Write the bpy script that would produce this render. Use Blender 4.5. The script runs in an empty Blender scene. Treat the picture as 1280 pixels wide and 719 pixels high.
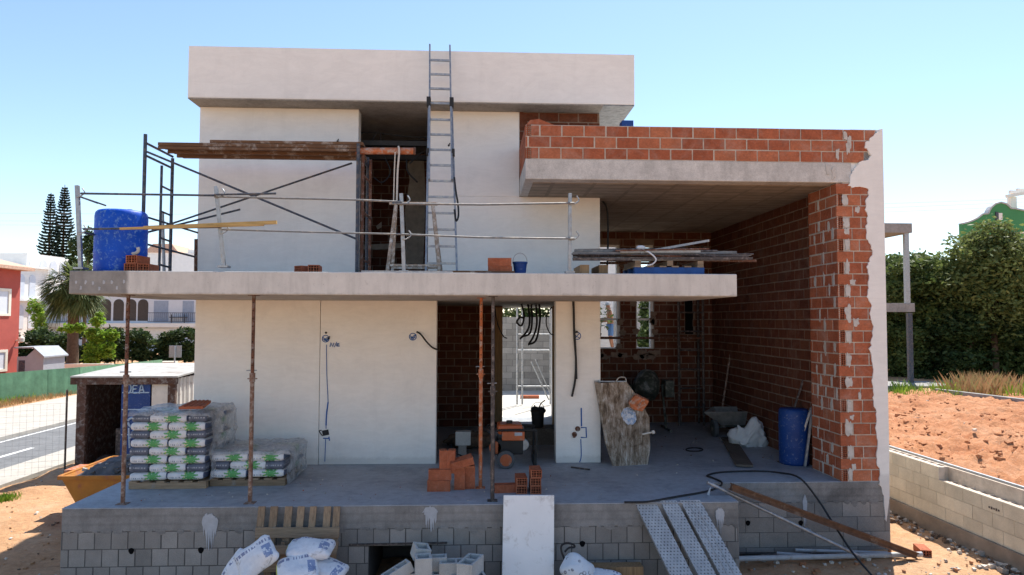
import bpy, bmesh, math, random
import numpy as np
from mathutils import Vector, Matrix, noise
R = math.radians
random.seed(7)
sc = bpy.context.scene
# ------------------------------------------------------------------ camera
CAM = Vector((5.1, -9.05, 2.33)); YAW, PITCH, ROLL, FPX = .0474, .0455, .0023, 883.56
_F = Vector((math.sin(YAW)*math.cos(PITCH), math.cos(YAW)*math.cos(PITCH), math.sin(PITCH)))
_R = Vector((math.cos(YAW), -math.sin(YAW), 0)); _U = _R.cross(_F)
_R2 = _R*math.cos(ROLL)+_U*math.sin(ROLL); _U2 = -_R*math.sin(ROLL)+_U*math.cos(ROLL)
cd = bpy.data.cameras.new('camera'); cam = bpy.data.objects.new('camera', cd); sc.collection.objects.link(cam)
cd.sensor_width = 36; cd.lens = FPX/1280*36; cd.clip_end = 6000; cd.clip_start = .05
m3 = Matrix((_R2, _U2, -_F)).transposed()
cam.matrix_world = Matrix.Translation(CAM) @ m3.to_4x4()
sc.camera = cam
# ------------------------------------------------------------------ light
SUN_AZ, SUN_EL = R(29), R(57)
w = bpy.data.worlds.new('World'); sc.world = w; w.use_nodes = True
nt = w.node_tree; bg = nt.nodes['Background']
sky = nt.nodes.new('ShaderNodeTexSky'); sky.sky_type = 'NISHITA'; sky.sun_disc = False
sky.sun_elevation = SUN_EL; sky.sun_rotation = SUN_AZ; sky.air_density = 1.0; sky.dust_density = .2; sky.ozone_density = 1.7; sky.altitude = 0
nt.links.new(sky.outputs[0], bg.inputs[0]); bg.inputs[1].default_value = .114
sl = bpy.data.lights.new('sun', 'SUN'); sl.energy = 4.7; sl.angle = R(.53); sl.color = (1, .945, .86)
so = bpy.data.objects.new('sun', sl); sc.collection.objects.link(so)
SD = Vector((math.sin(SUN_AZ)*math.cos(SUN_EL), math.cos(SUN_AZ)*math.cos(SUN_EL), math.sin(SUN_EL)))
so.rotation_euler = SD.to_track_quat('Z', 'Y').to_euler(); so.location = SD*60
vs = sc.view_settings; vs.view_transform = 'Standard'; vs.look = 'None'; vs.gamma = 1; vs.use_curve_mapping = False
vs.exposure = .92
# ------------------------------------------------------------------ helpers
V = Vector
def _ray(px, py): return _F+_R2*((px-640)/FPX)+_U2*((359.5-py)/FPX)
def at(px, py, y):
    d = _ray(px, py); return CAM+d*((y-CAM.y)/d.y)
def atz(px, py, z):
    d = _ray(px, py); return CAM+d*((z-CAM.z)/d.z)
LOC = {}
def tag(o, label=None, cat=None, group=None, kind=None):
    if label: o['label'] = label
    if cat: o['category'] = cat
    if group: o['group'] = group
    if kind: o['kind'] = kind
    return o
def thing(name, label, cat, loc=(0, 0, 0), rot=(0, 0, 0), group=None):
    o = bpy.data.objects.new(name, None); sc.collection.objects.link(o)
    o.empty_display_size = .1; o.location = loc; o.rotation_euler = rot
    LOC[o.name] = Matrix.Translation(V(loc)) @ Matrix.Rotation(rot[2], 4, 'Z') @ Matrix.Rotation(rot[1], 4, 'Y') @ Matrix.Rotation(rot[0], 4, 'X')
    return tag(o, label, cat, group)
def copy_tree(o, parent=None, top=True):
    c = o.copy(); sc.collection.objects.link(c)
    if not top: c.parent = parent
    for ch in o.children: copy_tree(ch, c, False)
    return c
class MB:
    def __init__(s): s.v = []; s.f = []; s.mi = []
    def poly(s, pts, m=0):
        b = len(s.v); s.v += [tuple(p) for p in pts]; s.f.append(tuple(range(b, b+len(pts)))); s.mi.append(m); return s
    def mesh(s, vs, fs, m=0):
        b = len(s.v); s.v += [tuple(p) for p in vs]
        for f in fs: s.f.append(tuple(b+i for i in f)); s.mi.append(m)
        return s
    def obox(s, c, ax, ay, az, m=0):
        c, ax, ay, az = V(c), V(ax), V(ay), V(az)
        if ax.cross(ay).dot(az) < 0: ax = -ax
        vs = [c+ax*i+ay*j+az*k for k in (-1, 1) for j in (-1, 1) for i in (-1, 1)]
        return s.mesh(vs, [(0, 2, 3, 1), (4, 5, 7, 6), (0, 1, 5, 4), (2, 6, 7, 3), (0, 4, 6, 2), (1, 3, 7, 5)], m)
    def box(s, x0, y0, z0, x1, y1, z1, m=0):
        return s.obox(((x0+x1)/2, (y0+y1)/2, (z0+z1)/2), (abs(x1-x0)/2, 0, 0), (0, abs(y1-y0)/2, 0), (0, 0, abs(z1-z0)/2), m)
    def bar(s, p0, p1, wd, h, up=(0, 0, 1), m=0):
        p0, p1 = V(p0), V(p1); d = (p1-p0); L = d.length; d.normalize(); up = V(up)
        sd = d.cross(up)
        if sd.length < 1e-4: sd = d.cross(V((1, 0, 0)))
        sd.normalize(); u = sd.cross(d)
        return s.obox((p0+p1)/2, d*(L/2), sd*(wd/2), u*(h/2), m)
    def cyl(s, p0, p1, r0, r1=None, n=10, m=0, caps=True):
        p0, p1 = V(p0), V(p1); r1 = r0 if r1 is None else r1
        d = (p1-p0).normalized(); a = d.orthogonal().normalized(); b = d.cross(a)
        vs = []
        for p, r in ((p0, r0), (p1, r1)):
            for i in range(n):
                t = 2*math.pi*i/n; vs.append(p+a*(r*math.cos(t))+b*(r*math.sin(t)))
        fs = [(i, (i+1) % n, n+(i+1) % n, n+i) for i in range(n)]
        if caps: fs += [tuple(range(n-1, -1, -1)), tuple(range(n, 2*n))]
        return s.mesh(vs, fs, m)
    def tube(s, pts, r, n=7, m=0, sub=5):
        pts = [V(p) for p in pts]
        if sub > 1 and len(pts) > 2:
            q = [pts[0]*2-pts[1]]+pts+[pts[-1]*2-pts[-2]]; out = []
            for i in range(1, len(q)-2):
                for k in range(sub):
                    t = k/sub; a, b, c, d = q[i-1], q[i], q[i+1], q[i+2]
                    out.append(.5*((2*b)+(c-a)*t+(2*a-5*b+4*c-d)*t*t+(3*b-a-3*c+d)*t**3))
            out.append(pts[-1]); pts = out
        vs = []; a = None
        for i, p in enumerate(pts):
            d = (pts[min(i+1, len(pts)-1)]-pts[max(i-1, 0)]).normalized()
            a = d.orthogonal().normalized() if a is None else (a-d*a.dot(d)).normalized()
            b = d.cross(a)
            for k in range(n):
                t = 2*math.pi*k/n; vs.append(p+a*(r*math.cos(t))+b*(r*math.sin(t)))
        fs = []
        for i in range(len(pts)-1):
            for k in range(n): fs.append((i*n+k, i*n+(k+1) % n, (i+1)*n+(k+1) % n, (i+1)*n+k))
        fs += [tuple(range(n-1, -1, -1)), tuple(range((len(pts)-1)*n, len(pts)*n))]
        return s.mesh(vs, fs, m)
    def lathe(s, c, prof, n=24, m=0, M=None):
        c = V(c); vs = []; M = M or Matrix.Identity(3)
        for r, z in prof:
            for i in range(n):
                t = 2*math.pi*i/n; vs.append(c+M @ V((r*math.cos(t), r*math.sin(t), z)))
        fs = []
        for j in range(len(prof)-1):
            for i in range(n): fs.append((j*n+i, j*n+(i+1) % n, (j+1)*n+(i+1) % n, (j+1)*n+i))
        if prof[0][0] > 1e-4: fs.append(tuple(range(n-1, -1, -1)))
        if prof[-1][0] > 1e-4: fs.append(tuple(range((len(prof)-1)*n, len(prof)*n)))
        return s.mesh(vs, fs, m)
    def prism(s, outline, d, m=0):            # outline: list of 3D pts (planar), d: extrusion vector
        o = [V(p) for p in outline]; d = V(d); n = len(o)
        vs = o+[p+d for p in o]
        fs = [tuple(range(n-1, -1, -1)), tuple(range(n, 2*n))]+[(i, (i+1) % n, n+(i+1) % n, n+i) for i in range(n)]
        return s.mesh(vs, fs, m)
    def pillow(s, c, size, M=None, seed=0, e=.42, lump=.06, nu=22, nv=12, m=0, sag=0, pinch=.45):
        rnd = random.Random(seed); off = V((rnd.random()*50, rnd.random()*50, rnd.random()*50)); M = M or Matrix.Identity(3); c = V(c)
        sp = lambda x, p: math.copysign(abs(x)**p, x)
        pz = .7 if pinch > .2 else .5
        vs = []; fs = []
        for j in range(nv+1):
            ph = -math.pi/2+math.pi*j/nv
            for i in range(nu):
                th = 2*math.pi*i/nu
                p = V((sp(math.cos(ph), pz)*sp(math.cos(th), e), sp(math.cos(ph), pz)*sp(math.sin(th), e), sp(math.sin(ph), pz)))
                edge = max(abs(p.x), abs(p.y))
                p.z *= (1-pinch*edge**5)
                q = V((p.x*size[0]/2, p.y*size[1]/2, p.z*size[2]/2))
                nz = noise.noise(q*6+off)*lump+noise.noise(q*17+off)*lump*.45-abs(noise.noise(V((q.x*9, q.y*22, q.z*9))+off))*lump*.7
                q *= 1+nz; q.z += noise.noise(q*4+off)*lump*size[2]*2 - sag*(q.x/size[0]*2)**2
                vs.append(c+M @ q)
        for j in range(nv):
            for i in range(nu): fs.append((j*nu+i, j*nu+(i+1) % nu, (j+1)*nu+(i+1) % nu, (j+1)*nu+i))
        return s.mesh(vs, fs, m)
    def build(s, name, mats, parent=None, bevel=0, smooth=False, world=True, recalc=True):
        me = bpy.data.meshes.new(name); vv = s.v
        if parent is not None and world:
            root = parent
            while root.parent: root = root.parent
            Mi = LOC.get(root.name, Matrix.Identity(4)).inverted(); vv = [tuple(Mi @ V(p)) for p in vv]
        me.from_pydata(vv, [], s.f)
        if not isinstance(mats, (list, tuple)): mats = [mats]
        for mt in mats: me.materials.append(mt)
        me.polygons.foreach_set('material_index', s.mi)
        if recalc and len(s.f) < 60000:
            bm = bmesh.new(); bm.from_mesh(me); bmesh.ops.recalc_face_normals(bm, faces=bm.faces); bm.to_mesh(me); bm.free()
        if smooth:
            me.polygons.foreach_set('use_smooth', [True]*len(me.polygons))
        me.update()
        o = bpy.data.objects.new(name, me); sc.collection.objects.link(o)
        if parent is not None: o.parent = parent
        if bevel:
            b = o.modifiers.new('bevel', 'BEVEL'); b.width = bevel; b.segments = 2; b.limit_method = 'ANGLE'; b.angle_limit = R(40)
        if smooth == 'angle':
            try: me.set_sharp_from_angle(angle=R(40))
            except Exception: pass
        return o
# ------------------------------------------------------------------ materials
MATS = {}
class NT:
    def __init__(s, name):
        m = bpy.data.materials.new(name); m.use_nodes = True; s.m = m; s.t = m.node_tree; s.b = s.t.nodes['Principled BSDF']; s.tc = None
        MATS[name] = m
    def n(s, typ, **kw):
        nd = s.t.nodes.new(typ)
        for k, v in kw.items():
            if hasattr(nd, k) and k not in ('Scale',): setattr(nd, k, v)
            else: nd.inputs[k.replace('_', ' ')].default_value = v
        return nd
    def l(s, a, b): s.t.links.new(a, b)
    def co(s):
        if not s.tc: s.tc = s.n('ShaderNodeTexCoord')
        return s.tc.outputs['Object']
    def noise(s, scale, detail=4, rough=.6, vec=None, dist=0):
        nd = s.n('ShaderNodeTexNoise'); nd.inputs['Scale'].default_value = scale; nd.inputs['Detail'].default_value = detail; nd.inputs['Roughness'].default_value = rough; nd.inputs['Distortion'].default_value = dist
        s.l(vec or s.co(), nd.inputs['Vector']); return nd.outputs['Fac']
    def ramp(s, fac, stops):
        r = s.n('ShaderNodeValToRGB'); e = r.color_ramp.elements
        while len(e) < len(stops): e.new(.5)
        for i, (p, c) in enumerate(stops):
            e[i].position = p; e[i].color = (c, c, c, 1) if isinstance(c, (int, float)) else (*c, 1)
        s.l(fac, r.inputs[0]); return r.outputs[0]
    def mix(s, fac, a, b, mode='MIX'):
        x = s.n('ShaderNodeMix', data_type='RGBA', blend_type=mode)
        for sock, v in ((x.inputs[0], fac), (x.inputs[6], a), (x.inputs[7], b)):
            if isinstance(v, (int, float)): sock.default_value = v
            elif isinstance(v, tuple): sock.default_value = (*v, 1)
            else: s.l(v, sock)
        return x.outputs[2]
    def math(s, op, a, b=0, c=None):
        x = s.n('ShaderNodeMath', operation=op)
        for i, v in enumerate((a, b, c)):
            if v is None: continue
            if isinstance(v, (int, float)): x.inputs[i].default_value = v
            else: s.l(v, x.inputs[i])
        return x.outputs[0]
    def mapv(s, scale=(1, 1, 1), vec=None):
        x = s.n('ShaderNodeMapping'); x.inputs['Scale'].default_value = scale; s.l(vec or s.co(), x.inputs[0]); return x.outputs[0]
    def bump(s, h, strength=.3, dist=.01):
        x = s.n('ShaderNodeBump'); x.inputs['Strength'].default_value = strength; x.inputs['Distance'].default_value = dist
        s.l(h, x.inputs['Height']); s.l(x.outputs[0], s.b.inputs['Normal'])
    def rand(s): return s.n('ShaderNodeObjectInfo').outputs['Random']
    def island(s): return s.n('ShaderNodeNewGeometry').outputs['Random Per Island']
    def fin(s, col=None, rough=.8, metal=0, spec=.35):
        if col is not None:
            if isinstance(col, tuple): s.b.inputs['Base Color'].default_value = (*col, 1)
            else: s.l(col, s.b.inputs['Base Color'])
        if isinstance(rough, (int, float)): s.b.inputs['Roughness'].default_value = rough
        else: s.l(rough, s.b.inputs['Roughness'])
        s.b.inputs['Metallic'].default_value = metal; s.b.inputs['Specular IOR Level'].default_value = spec
        return s.m
def mul(c, k): return tuple(min(1, x*k) for x in c)
def basic(name, c, var=.25, scale=5, rough=.75, metal=0, spec=.35, bump=.15, bscale=40, dirt=None, dirt_amt=.5, dscale=3):
    t = NT(name); a = t.noise(scale, 6, .65)
    col = t.ramp(a, [(.3, mul(c, 1-var)), (.7, mul(c, 1+var))])
    if dirt:
        d = t.ramp(t.noise(dscale, 8, .7, dist=.3), [(.62-dirt_amt*.3, 0.), (.72-dirt_amt*.2, 1.)])
        col = t.mix(d, col, dirt)
    if bump: t.bump(t.noise(bscale, 5, .6), bump, .01)
    return t.fin(col, rough, metal, spec)
def concrete(name, c, stain=.35, warm=(1, .97, .92), rough=.85, boards=False, scale=1.0):
    t = NT(name)
    a = t.ramp(t.noise(1.1*scale, 8, .68, dist=.4), [(.3, 1-stain), (.5, 1.), (.72, 1+stain*.5)])
    b = t.ramp(t.noise(9*scale, 6, .7), [(.3, .82), (.7, 1.12)])
    sp = t.ramp(t.noise(90, 3, .6), [(.35, .85), (.6, 1.05)])
    col = t.mix(1, tuple(x*y for x, y in zip((c, c, c), warm)) if not isinstance(c, tuple) else c, a, 'MULTIPLY')
    col = t.mix(1, col, b, 'MULTIPLY'); col = t.mix(1, col, sp, 'MULTIPLY')
    st = t.ramp(t.noise(1, 6, .7, t.mapv((6, 6, .7))), [(.5, 1.), (.75, .72)])
    col = t.mix(.8, col, st, 'MULTIPLY')
    if boards:
        wv = t.n('ShaderNodeTexWave', wave_type='BANDS', bands_direction='Z'); wv.inputs['Scale'].default_value = 3.1; wv.inputs['Distortion'].default_value = 1.2; wv.inputs['Detail'].default_value = 3
        t.l(t.co(), wv.inputs['Vector']); col = t.mix(.35, col, t.ramp(wv.outputs['Fac'], [(0, .75), (.4, 1.1)]), 'MULTIPLY')
    t.bump(t.math('ADD', t.noise(14, 6, .65), t.math('MULTIPLY', t.noise(120, 3, .5), .4)), .35, .012)
    return t.fin(col, rough, 0, .3)
def brickmat(name, cols, dust=.35):
    t = NT(name)
    col = t.ramp(t.island(), [(0, cols[0]), (.35, cols[1]), (.7, cols[2]), (1, cols[3])])
    col = t.mix(1, col, t.ramp(t.noise(7, 6, .7), [(.3, .75), (.7, 1.15)]), 'MULTIPLY')
    col = t.mix(.85, col, t.ramp(t.noise(34, 5, .75), [(.3, .72), (.5, 1.), (.72, 1.35)]), 'MULTIPLY')
    col = t.mix(t.math('MULTIPLY', t.ramp(t.noise(16, 6, .75, dist=.4), [(.6, 0.), (.72, 1.)]), dust), col, (.50, .33, .25))
    col = t.mix(t.math('MULTIPLY', t.ramp(t.noise(2.3, 8, .75, dist=.6), [(.5, 0.), (.75, 1.)]), dust), col, (.5, .42, .36))
    wv = t.n('ShaderNodeTexWave', wave_type='BANDS', bands_direction='Z'); wv.inputs['Scale'].default_value = 12; wv.inputs['Distortion'].default_value = .6
    t.l(t.co(), wv.inputs['Vector'])
    t.bump(t.math('ADD', t.noise(60, 4, .6), t.math('MULTIPLY', wv.outputs['Fac'], .5)), .3, .006)
    return t.fin(col, .85, 0, .25)
M_render = NT('white_render')
def _render():
    t = M_render
    a = t.ramp(t.noise(1.3, 9, .72, dist=.8), [(.28, (.74, .725, .695)), (.5, (.80, .785, .75)), (.72, (.83, .815, .78))])
    sw = t.ramp(t.noise(2.2, 7, .7, t.mapv((1, 1, 3.2)), 1.6), [(.4, .965), (.6, 1.02)]); a = t.mix(.9, a, sw, 'MULTIPLY')
    st = t.ramp(t.noise(1, 6, .7, t.mapv((5, 5, .5))), [(.52, 1.), (.8, .9)])
    col = t.mix(.6, a, st, 'MULTIPLY')
    sc_ = t.ramp(t.noise(26, 4, .7, t.mapv((1, 1, .35))), [(.68, 0.), (.76, .22)])
    col = t.mix(sc_, col, (.52, .49, .44))
    x = t.n('ShaderNodeSeparateXYZ'); t.l(t.co(), x.inputs[0])
    zz = t.math('ADD', x.outputs[2], t.math('MULTIPLY', t.noise(9, 8, .8), -.16))
    base = t.ramp(zz, [(.0, .35), (.05, 0.)]); col = t.mix(base, col, (.45, .42, .38))
    t.bump(t.math('ADD', t.noise(3, 6, .6, t.mapv((1, 1, 2)), 1.0), t.math('MULTIPLY', t.noise(150, 3, .6), .25)), .3, .014)
    return t.fin(col, .9, 0, .2)
M_render = _render()
M_conc = concrete('grey_concrete', .56, .25)
M_concD = concrete('dark_concrete_band', .235, .45, (1, .98, .95), boards=True)
M_floor = concrete('floor_concrete', .38, .3, (.90, .98, 1.08), rough=.62)  # cement grey plus a blue tint that stands in for sky light
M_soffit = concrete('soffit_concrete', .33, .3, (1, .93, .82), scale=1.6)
def _slabmat():
    t = NT('slab_edge_concrete')
    x = t.n('ShaderNodeSeparateXYZ'); t.l(t.co(), x.inputs[0])
    xx = t.math('ADD', x.outputs[0], t.math('MULTIPLY', t.noise(4, 5, .6), .12))
    base = t.ramp(t.noise(1.4, 8, .7, dist=.4), [(.3, (.52, .50, .47)), (.7, (.66, .64, .60))])
    dark = t.ramp(t.noise(5, 8, .7), [(.3, (.22, .21, .20)), (.7, (.33, .32, .30))])
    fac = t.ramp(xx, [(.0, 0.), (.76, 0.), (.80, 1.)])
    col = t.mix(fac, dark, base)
    col = t.mix(1, col, t.ramp(t.noise(1, 6, .7, t.mapv((7, 7, 1.2))), [(.45, 1.), (.8, .72)]), 'MULTIPLY')
    sp = t.ramp(t.noise(55, 2, .5), [(.67, 0.), (.72, .6)]); col = t.mix(sp, col, (.2, .19, .18))
    sp = t.ramp(t.noise(11, 7, .75, dist=.5), [(.6, 0.), (.7, .5)]); col = t.mix(sp, col, (.33, .32, .30))
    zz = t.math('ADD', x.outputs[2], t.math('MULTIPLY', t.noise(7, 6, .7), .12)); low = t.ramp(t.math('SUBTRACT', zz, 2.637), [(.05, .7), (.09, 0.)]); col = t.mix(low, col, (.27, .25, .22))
    t.bump(t.noise(30, 6, .65), .3, .01)
    return t.fin(col, .85, 0, .25)
M_slab = _slabmat()
BC = [(.295, .086, .042), (.34, .098, .047), (.37, .113, .054), (.42, .148, .075)]
M_brick = brickmat('terracotta_brick', BC)
M_brickShade = brickmat('brick_painted_shade', [mul(c, .32) for c in BC], .15)  # same brick palette scaled down, unlit-room shade put into the colour
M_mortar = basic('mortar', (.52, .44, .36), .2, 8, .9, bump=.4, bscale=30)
M_mortarShade = basic('mortar_painted_shade', (.22, .165, .13), .25, 8, .9, bump=.4, bscale=30)  # mortar darkened along with the bricks, interior shade painted into it
M_mortarG = basic('grey_mortar', (.50, .45, .39), .22, 10, .9, bump=.5, bscale=25)
M_bhole = basic('brick_cavity', (.05, .022, .015), .3, 8, .95)
M_foil = basic('roof_underside_sheet', (.17, .178, .18), .55, 9, .4, metal=.2, bump=1, bscale=9)
def blockmat(name, c, v=.12):
    t = NT(name)
    col = t.ramp(t.island(), [(0, mul(c, 1-v)), (.5, c), (1, mul(c, 1+v))])
    col = t.mix(1, col, t.ramp(t.noise(3, 7, .7), [(.3, .82), (.7, 1.12)]), 'MULTIPLY')
    col = t.mix(1, col, t.ramp(t.noise(140, 3, .6), [(.35, .8), (.6, 1.08)]), 'MULTIPLY')
    t.bump(t.noise(110, 4, .7), .4, .006); return t.fin(col, .92, 0, .2)
M_block = blockmat('grey_block', (.275, .262, .245), .2)
M_blockL = blockmat('cream_block', (.60, .555, .44), .1)
M_blockP = blockmat('pale_loose_block', (.48, .48, .46), .06)
M_galv = basic('galvanised_steel', (.33, .35, .37), .2, 14, .45, metal=.7, bump=.1, dirt=(.3, .28, .26), dirt_amt=.3, dscale=12)
M_alu = basic('aluminium', (.29, .31, .34), .2, 14, .45, metal=.55, bump=.08, dirt=(.42, .41, .39), dirt_amt=.5, dscale=14)
M_dsteel = basic('dark_painted_steel', (.05, .062, .085), .35, 10, .5, metal=.2, bump=.1, dirt=(.16, .13, .11), dirt_amt=.4, dscale=14)
M_rust = basic('rusty_steel', (.13, .055, .032), .45, 16, .8, metal=.1, bump=.35, bscale=60, dirt=(.25, .22, .2), dirt_amt=.35, dscale=20)
M_orust = basic('orange_rusty_steel', (.42, .125, .045), .35, 12, .7, metal=.05, bump=.3, bscale=60, dirt=(.4, .33, .28), dirt_amt=.4, dscale=18)
M_prop = basic('worn_brown_steel', (.17, .09, .06), .35, 14, .7, metal=.15, bump=.25, bscale=60, dirt=(.35, .3, .26), dirt_amt=.5, dscale=16)
M_propd = basic('worn_dark_steel', (.07, .06, .058), .35, 14, .6, metal=.3, bump=.2, bscale=60, dirt=(.22, .18, .16), dirt_amt=.4, dscale=16)
def woodmat(name, c, along='X', stain=(.45, .42, .38), amt=.35):
    t = NT(name); s = {'X': (1, 14, 14), 'Y': (14, 1, 14), 'Z': (14, 14, 1)}[along]
    g = t.noise(3, 8, .7, t.mapv(s), .4)
    col = t.ramp(g, [(.3, mul(c, .6)), (.5, c), (.72, mul(c, 1.35))])
    col = t.mix(1, col, t.ramp(t.rand(), [(0, .75), (1, 1.2)]), 'MULTIPLY')
    d = t.ramp(t.noise(5, 8, .75, dist=.4), [(.66-amt*.3, 0.), (.78-amt*.2, .85)]); col = t.mix(d, col, stain)
    t.bump(g, .4, .008); return t.fin(col, .85, 0, .2)
M_plank = woodmat('weathered_plank', (.155, .085, .048), 'X', (.40, .37, .33), .5)
M_plankY = woodmat('dark_floor_plank', (.13, .105, .085), 'Y', (.25, .23, .21))
M_pine = woodmat('yellow_pine', (.50, .34, .14), 'X', (.5, .45, .35), .1)
M_pallet = woodmat('grey_pallet_wood', (.26, .185, .12), 'Z', (.28, .26, .24), .2)
M_palletX = woodmat('grey_pallet_board', (.28, .2, .13), 'X', (.28, .26, .24), .2)
M_timber = woodmat('jamb_timber', (.30, .19, .10), 'Z', (.35, .3, .25), .2)
M_blue = basic('blue_plastic', (.003, .075, .50), .12, 3, .5, spec=.25, bump=.05, dirt=(.14, .28, .55), dirt_amt=.28, dscale=19)
M_blueD = basic('dark_blue_plastic', (.008, .045, .20), .15, 3, .5, spec=.3, bump=.05, dirt=(.14, .18, .27), dirt_amt=.2, dscale=22)
M_bluew = basic('blue_painted_wood', (.02, .075, .24), .2, 9, .7, bump=.2)
M_black = basic('black_rubber', (.018, .018, .02), .3, 10, .6, bump=.05)
M_cavity = basic('dark_cavity', (.008, .008, .009), .2, 5, 1, spec=0, bump=0)
M_eps = basic('white_foam_board', (.80, .81, .81), .03, 4, .85, bump=.15, bscale=90, dirt=(.60, .585, .56), dirt_amt=.25, dscale=6)
M_spray = basic('blue_spray_paint', (.015, .10, .34), .2, 30, .8, bump=0)
M_splash = basic('white_paint_splash', (.40, .42, .45), .12, 12, .8, bump=.2)
M_orange = basic('orange_paint', (.46, .105, .03), .15, 6, .45, spec=.5, bump=.05, dirt=(.3, .22, .18), dirt_amt=.2, dscale=8)
M_skip = basic('orange_skip_paint', (.40, .16, .02), .18, 5, .6, bump=.15, dirt=(.30, .10, .05), dirt_amt=.35, dscale=3.5)
M_rubber = basic('tyre_rubber', (.09, .095, .10), .2, 12, .75, bump=.1)
M_rope = basic('pale_rope', (.55, .52, .47), .15, 30, .9)
M_pvc = basic('grey_pvc', (.40, .42, .44), .12, 6, .5, bump=.08, dirt=(.3, .27, .24), dirt_amt=.3, dscale=8)
M_sackw = basic('white_woven_sack', (.62, .63, .64), .1, 9, .75, bump=.5, bscale=18)
M_green = basic('dull_green_steel', (.05, .062, .05), .3, 6, .6, metal=.2, dirt=(.25, .24, .22), dirt_amt=.4, dscale=6)
def _tray():
    t = NT('mortar_crusted_metal')
    col = t.ramp(t.math('ADD', t.math('MULTIPLY', t.noise(3.2, 8, .75, t.mapv((6, 6, 1.1)), .8), .62), t.math('MULTIPLY', t.noise(3.5, 6, .7, dist=1.), .38)), [(.38, (.06, .042, .03)), (.46, (.19, .145, .105)), (.54, (.34, .29, .24)), (.63, (.58, .55, .51))])
    col = t.mix(t.ramp(t.noise(9, 6, .7), [(.62, 0.), (.7, .7)]), col, (.2, .11, .06))
    t.bump(t.noise(16, 7, .7), .8, .02); return t.fin(col, .85, 0, .25)
M_tray = _tray()
def bagmat(name, seedx=0, style='front'):
    # printed cement sack: pale paper, dark blue end panels, a ragged green burst and small print lines (generated coords)
    t = NT(name); g = t.n('ShaderNodeTexCoord'); sx = t.n('ShaderNodeSeparateXYZ'); t.l(g.outputs['Generated'], sx.inputs[0]); X, Y, Z = sx.outputs
    crease = t.noise(9, 6, .7)
    if style == 'front':
        col = t.ramp(crease, [(.3, (.56, .57, .59)), (.7, (.76, .77, .78))])
        dx = t.math('SUBTRACT', X, .62); dz = t.math('MULTIPLY', t.math('SUBTRACT', Z, .5), .38)
        d = t.math('SQRT', t.math('ADD', t.math('MULTIPLY', dx, dx), t.math('MULTIPLY', dz, dz)))
        th = t.math('ARCTAN2', dz, dx); sp = t.math('MULTIPLY', t.math('SINE', t.math('ADD', t.math('MULTIPLY', th, 9.), t.math('MULTIPLY', t.rand(), 6.))), .055)
        d2 = t.math('ADD', t.math('ADD', d, sp), t.math('MULTIPLY', t.math('SUBTRACT', t.noise(40, 4, .7, dist=.8), .5), .5))
        yl = t.ramp(d2, [(.27, 1.), (.30, 0.)]); col = t.mix(t.math('MULTIPLY', yl, t.ramp(t.noise(38, 2), [(.6, 0.), (.63, 1.)])), col, (.62, .55, .08))
        col = t.mix(t.ramp(d2, [(.155, 1.), (.185, 0.)]), col, (.09, .33, .10))
        # print line at lower left
        ln = t.math('MULTIPLY', t.math('MULTIPLY', t.math('GREATER_THAN', Z, .28), t.math('LESS_THAN', Z, .42)), t.math('MULTIPLY', t.math('GREATER_THAN', X, .08), t.math('LESS_THAN', X, .4)))
        ln = t.math('MULTIPLY', ln, t.math('GREATER_THAN', t.noise(60, 2, .5, t.mapv((1, 1, .05))), .5)); col = t.mix(t.math('MULTIPLY', ln, .8), col, (.14, .17, .24))
        e = t.math('GREATER_THAN', t.math('ABSOLUTE', t.math('SUBTRACT', X, .5)), .475); col = t.mix(e, col, (.09, .12, .2))
    elif style == 'end':
        col = t.ramp(crease, [(.3, (.07, .08, .11)), (.7, (.16, .18, .23))])
        ln = t.math('MULTIPLY', t.math('GREATER_THAN', Z, .45), t.math('LESS_THAN', Z, .58)); ln = t.math('MULTIPLY', ln, t.math('GREATER_THAN', t.noise(70, 2, .5, t.mapv((1, 1, .05))), .5))
        col = t.mix(t.math('MULTIPLY', ln, .7), col, (.5, .52, .55))
    else:
        col = t.ramp(crease, [(.3, (.60, .63, .68)), (.7, (.78, .80, .83))])
        sm = t.ramp(t.noise(4.5, 8, .8, dist=.6), [(.56, 0.), (.64, .75)]); col = t.mix(sm, col, (.22, .2, .19))
        lb = t.math('MULTIPLY', t.math('GREATER_THAN', Y, .70), t.math('LESS_THAN', Y, .8)); lb = t.math('MULTIPLY', lb, t.math('GREATER_THAN', t.noise(38, 2, .5, t.mapv((1, .05, 1))), .5)); col = t.mix(t.math('MULTIPLY', lb, .8), col, (.08, .11, .24))
        bx = t.math('MULTIPLY', t.math('MULTIPLY', t.math('GREATER_THAN', X, .74), t.math('LESS_THAN', X, .92)), t.math('MULTIPLY', t.math('GREATER_THAN', Y, .18), t.math('LESS_THAN', Y, .62))); bx = t.math('MULTIPLY', bx, t.math('GREATER_THAN', t.noise(18, 2), .42)); col = t.mix(t.math('MULTIPLY', bx, .7), col, (.04, .12, .34))
        ye = t.math('LESS_THAN', X, .03); col = t.mix(ye, col, (.5, .55, .1))
    t.bump(t.noise(22, 6, .7, dist=1.0), .7, .012)
    return t.fin(col, .5, 0, .4)
M_bagF = bagmat('printed_sack_front'); M_bagE = bagmat('printed_sack_end', style='end'); M_bagW = bagmat('white_blue_sack', style='white')
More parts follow.
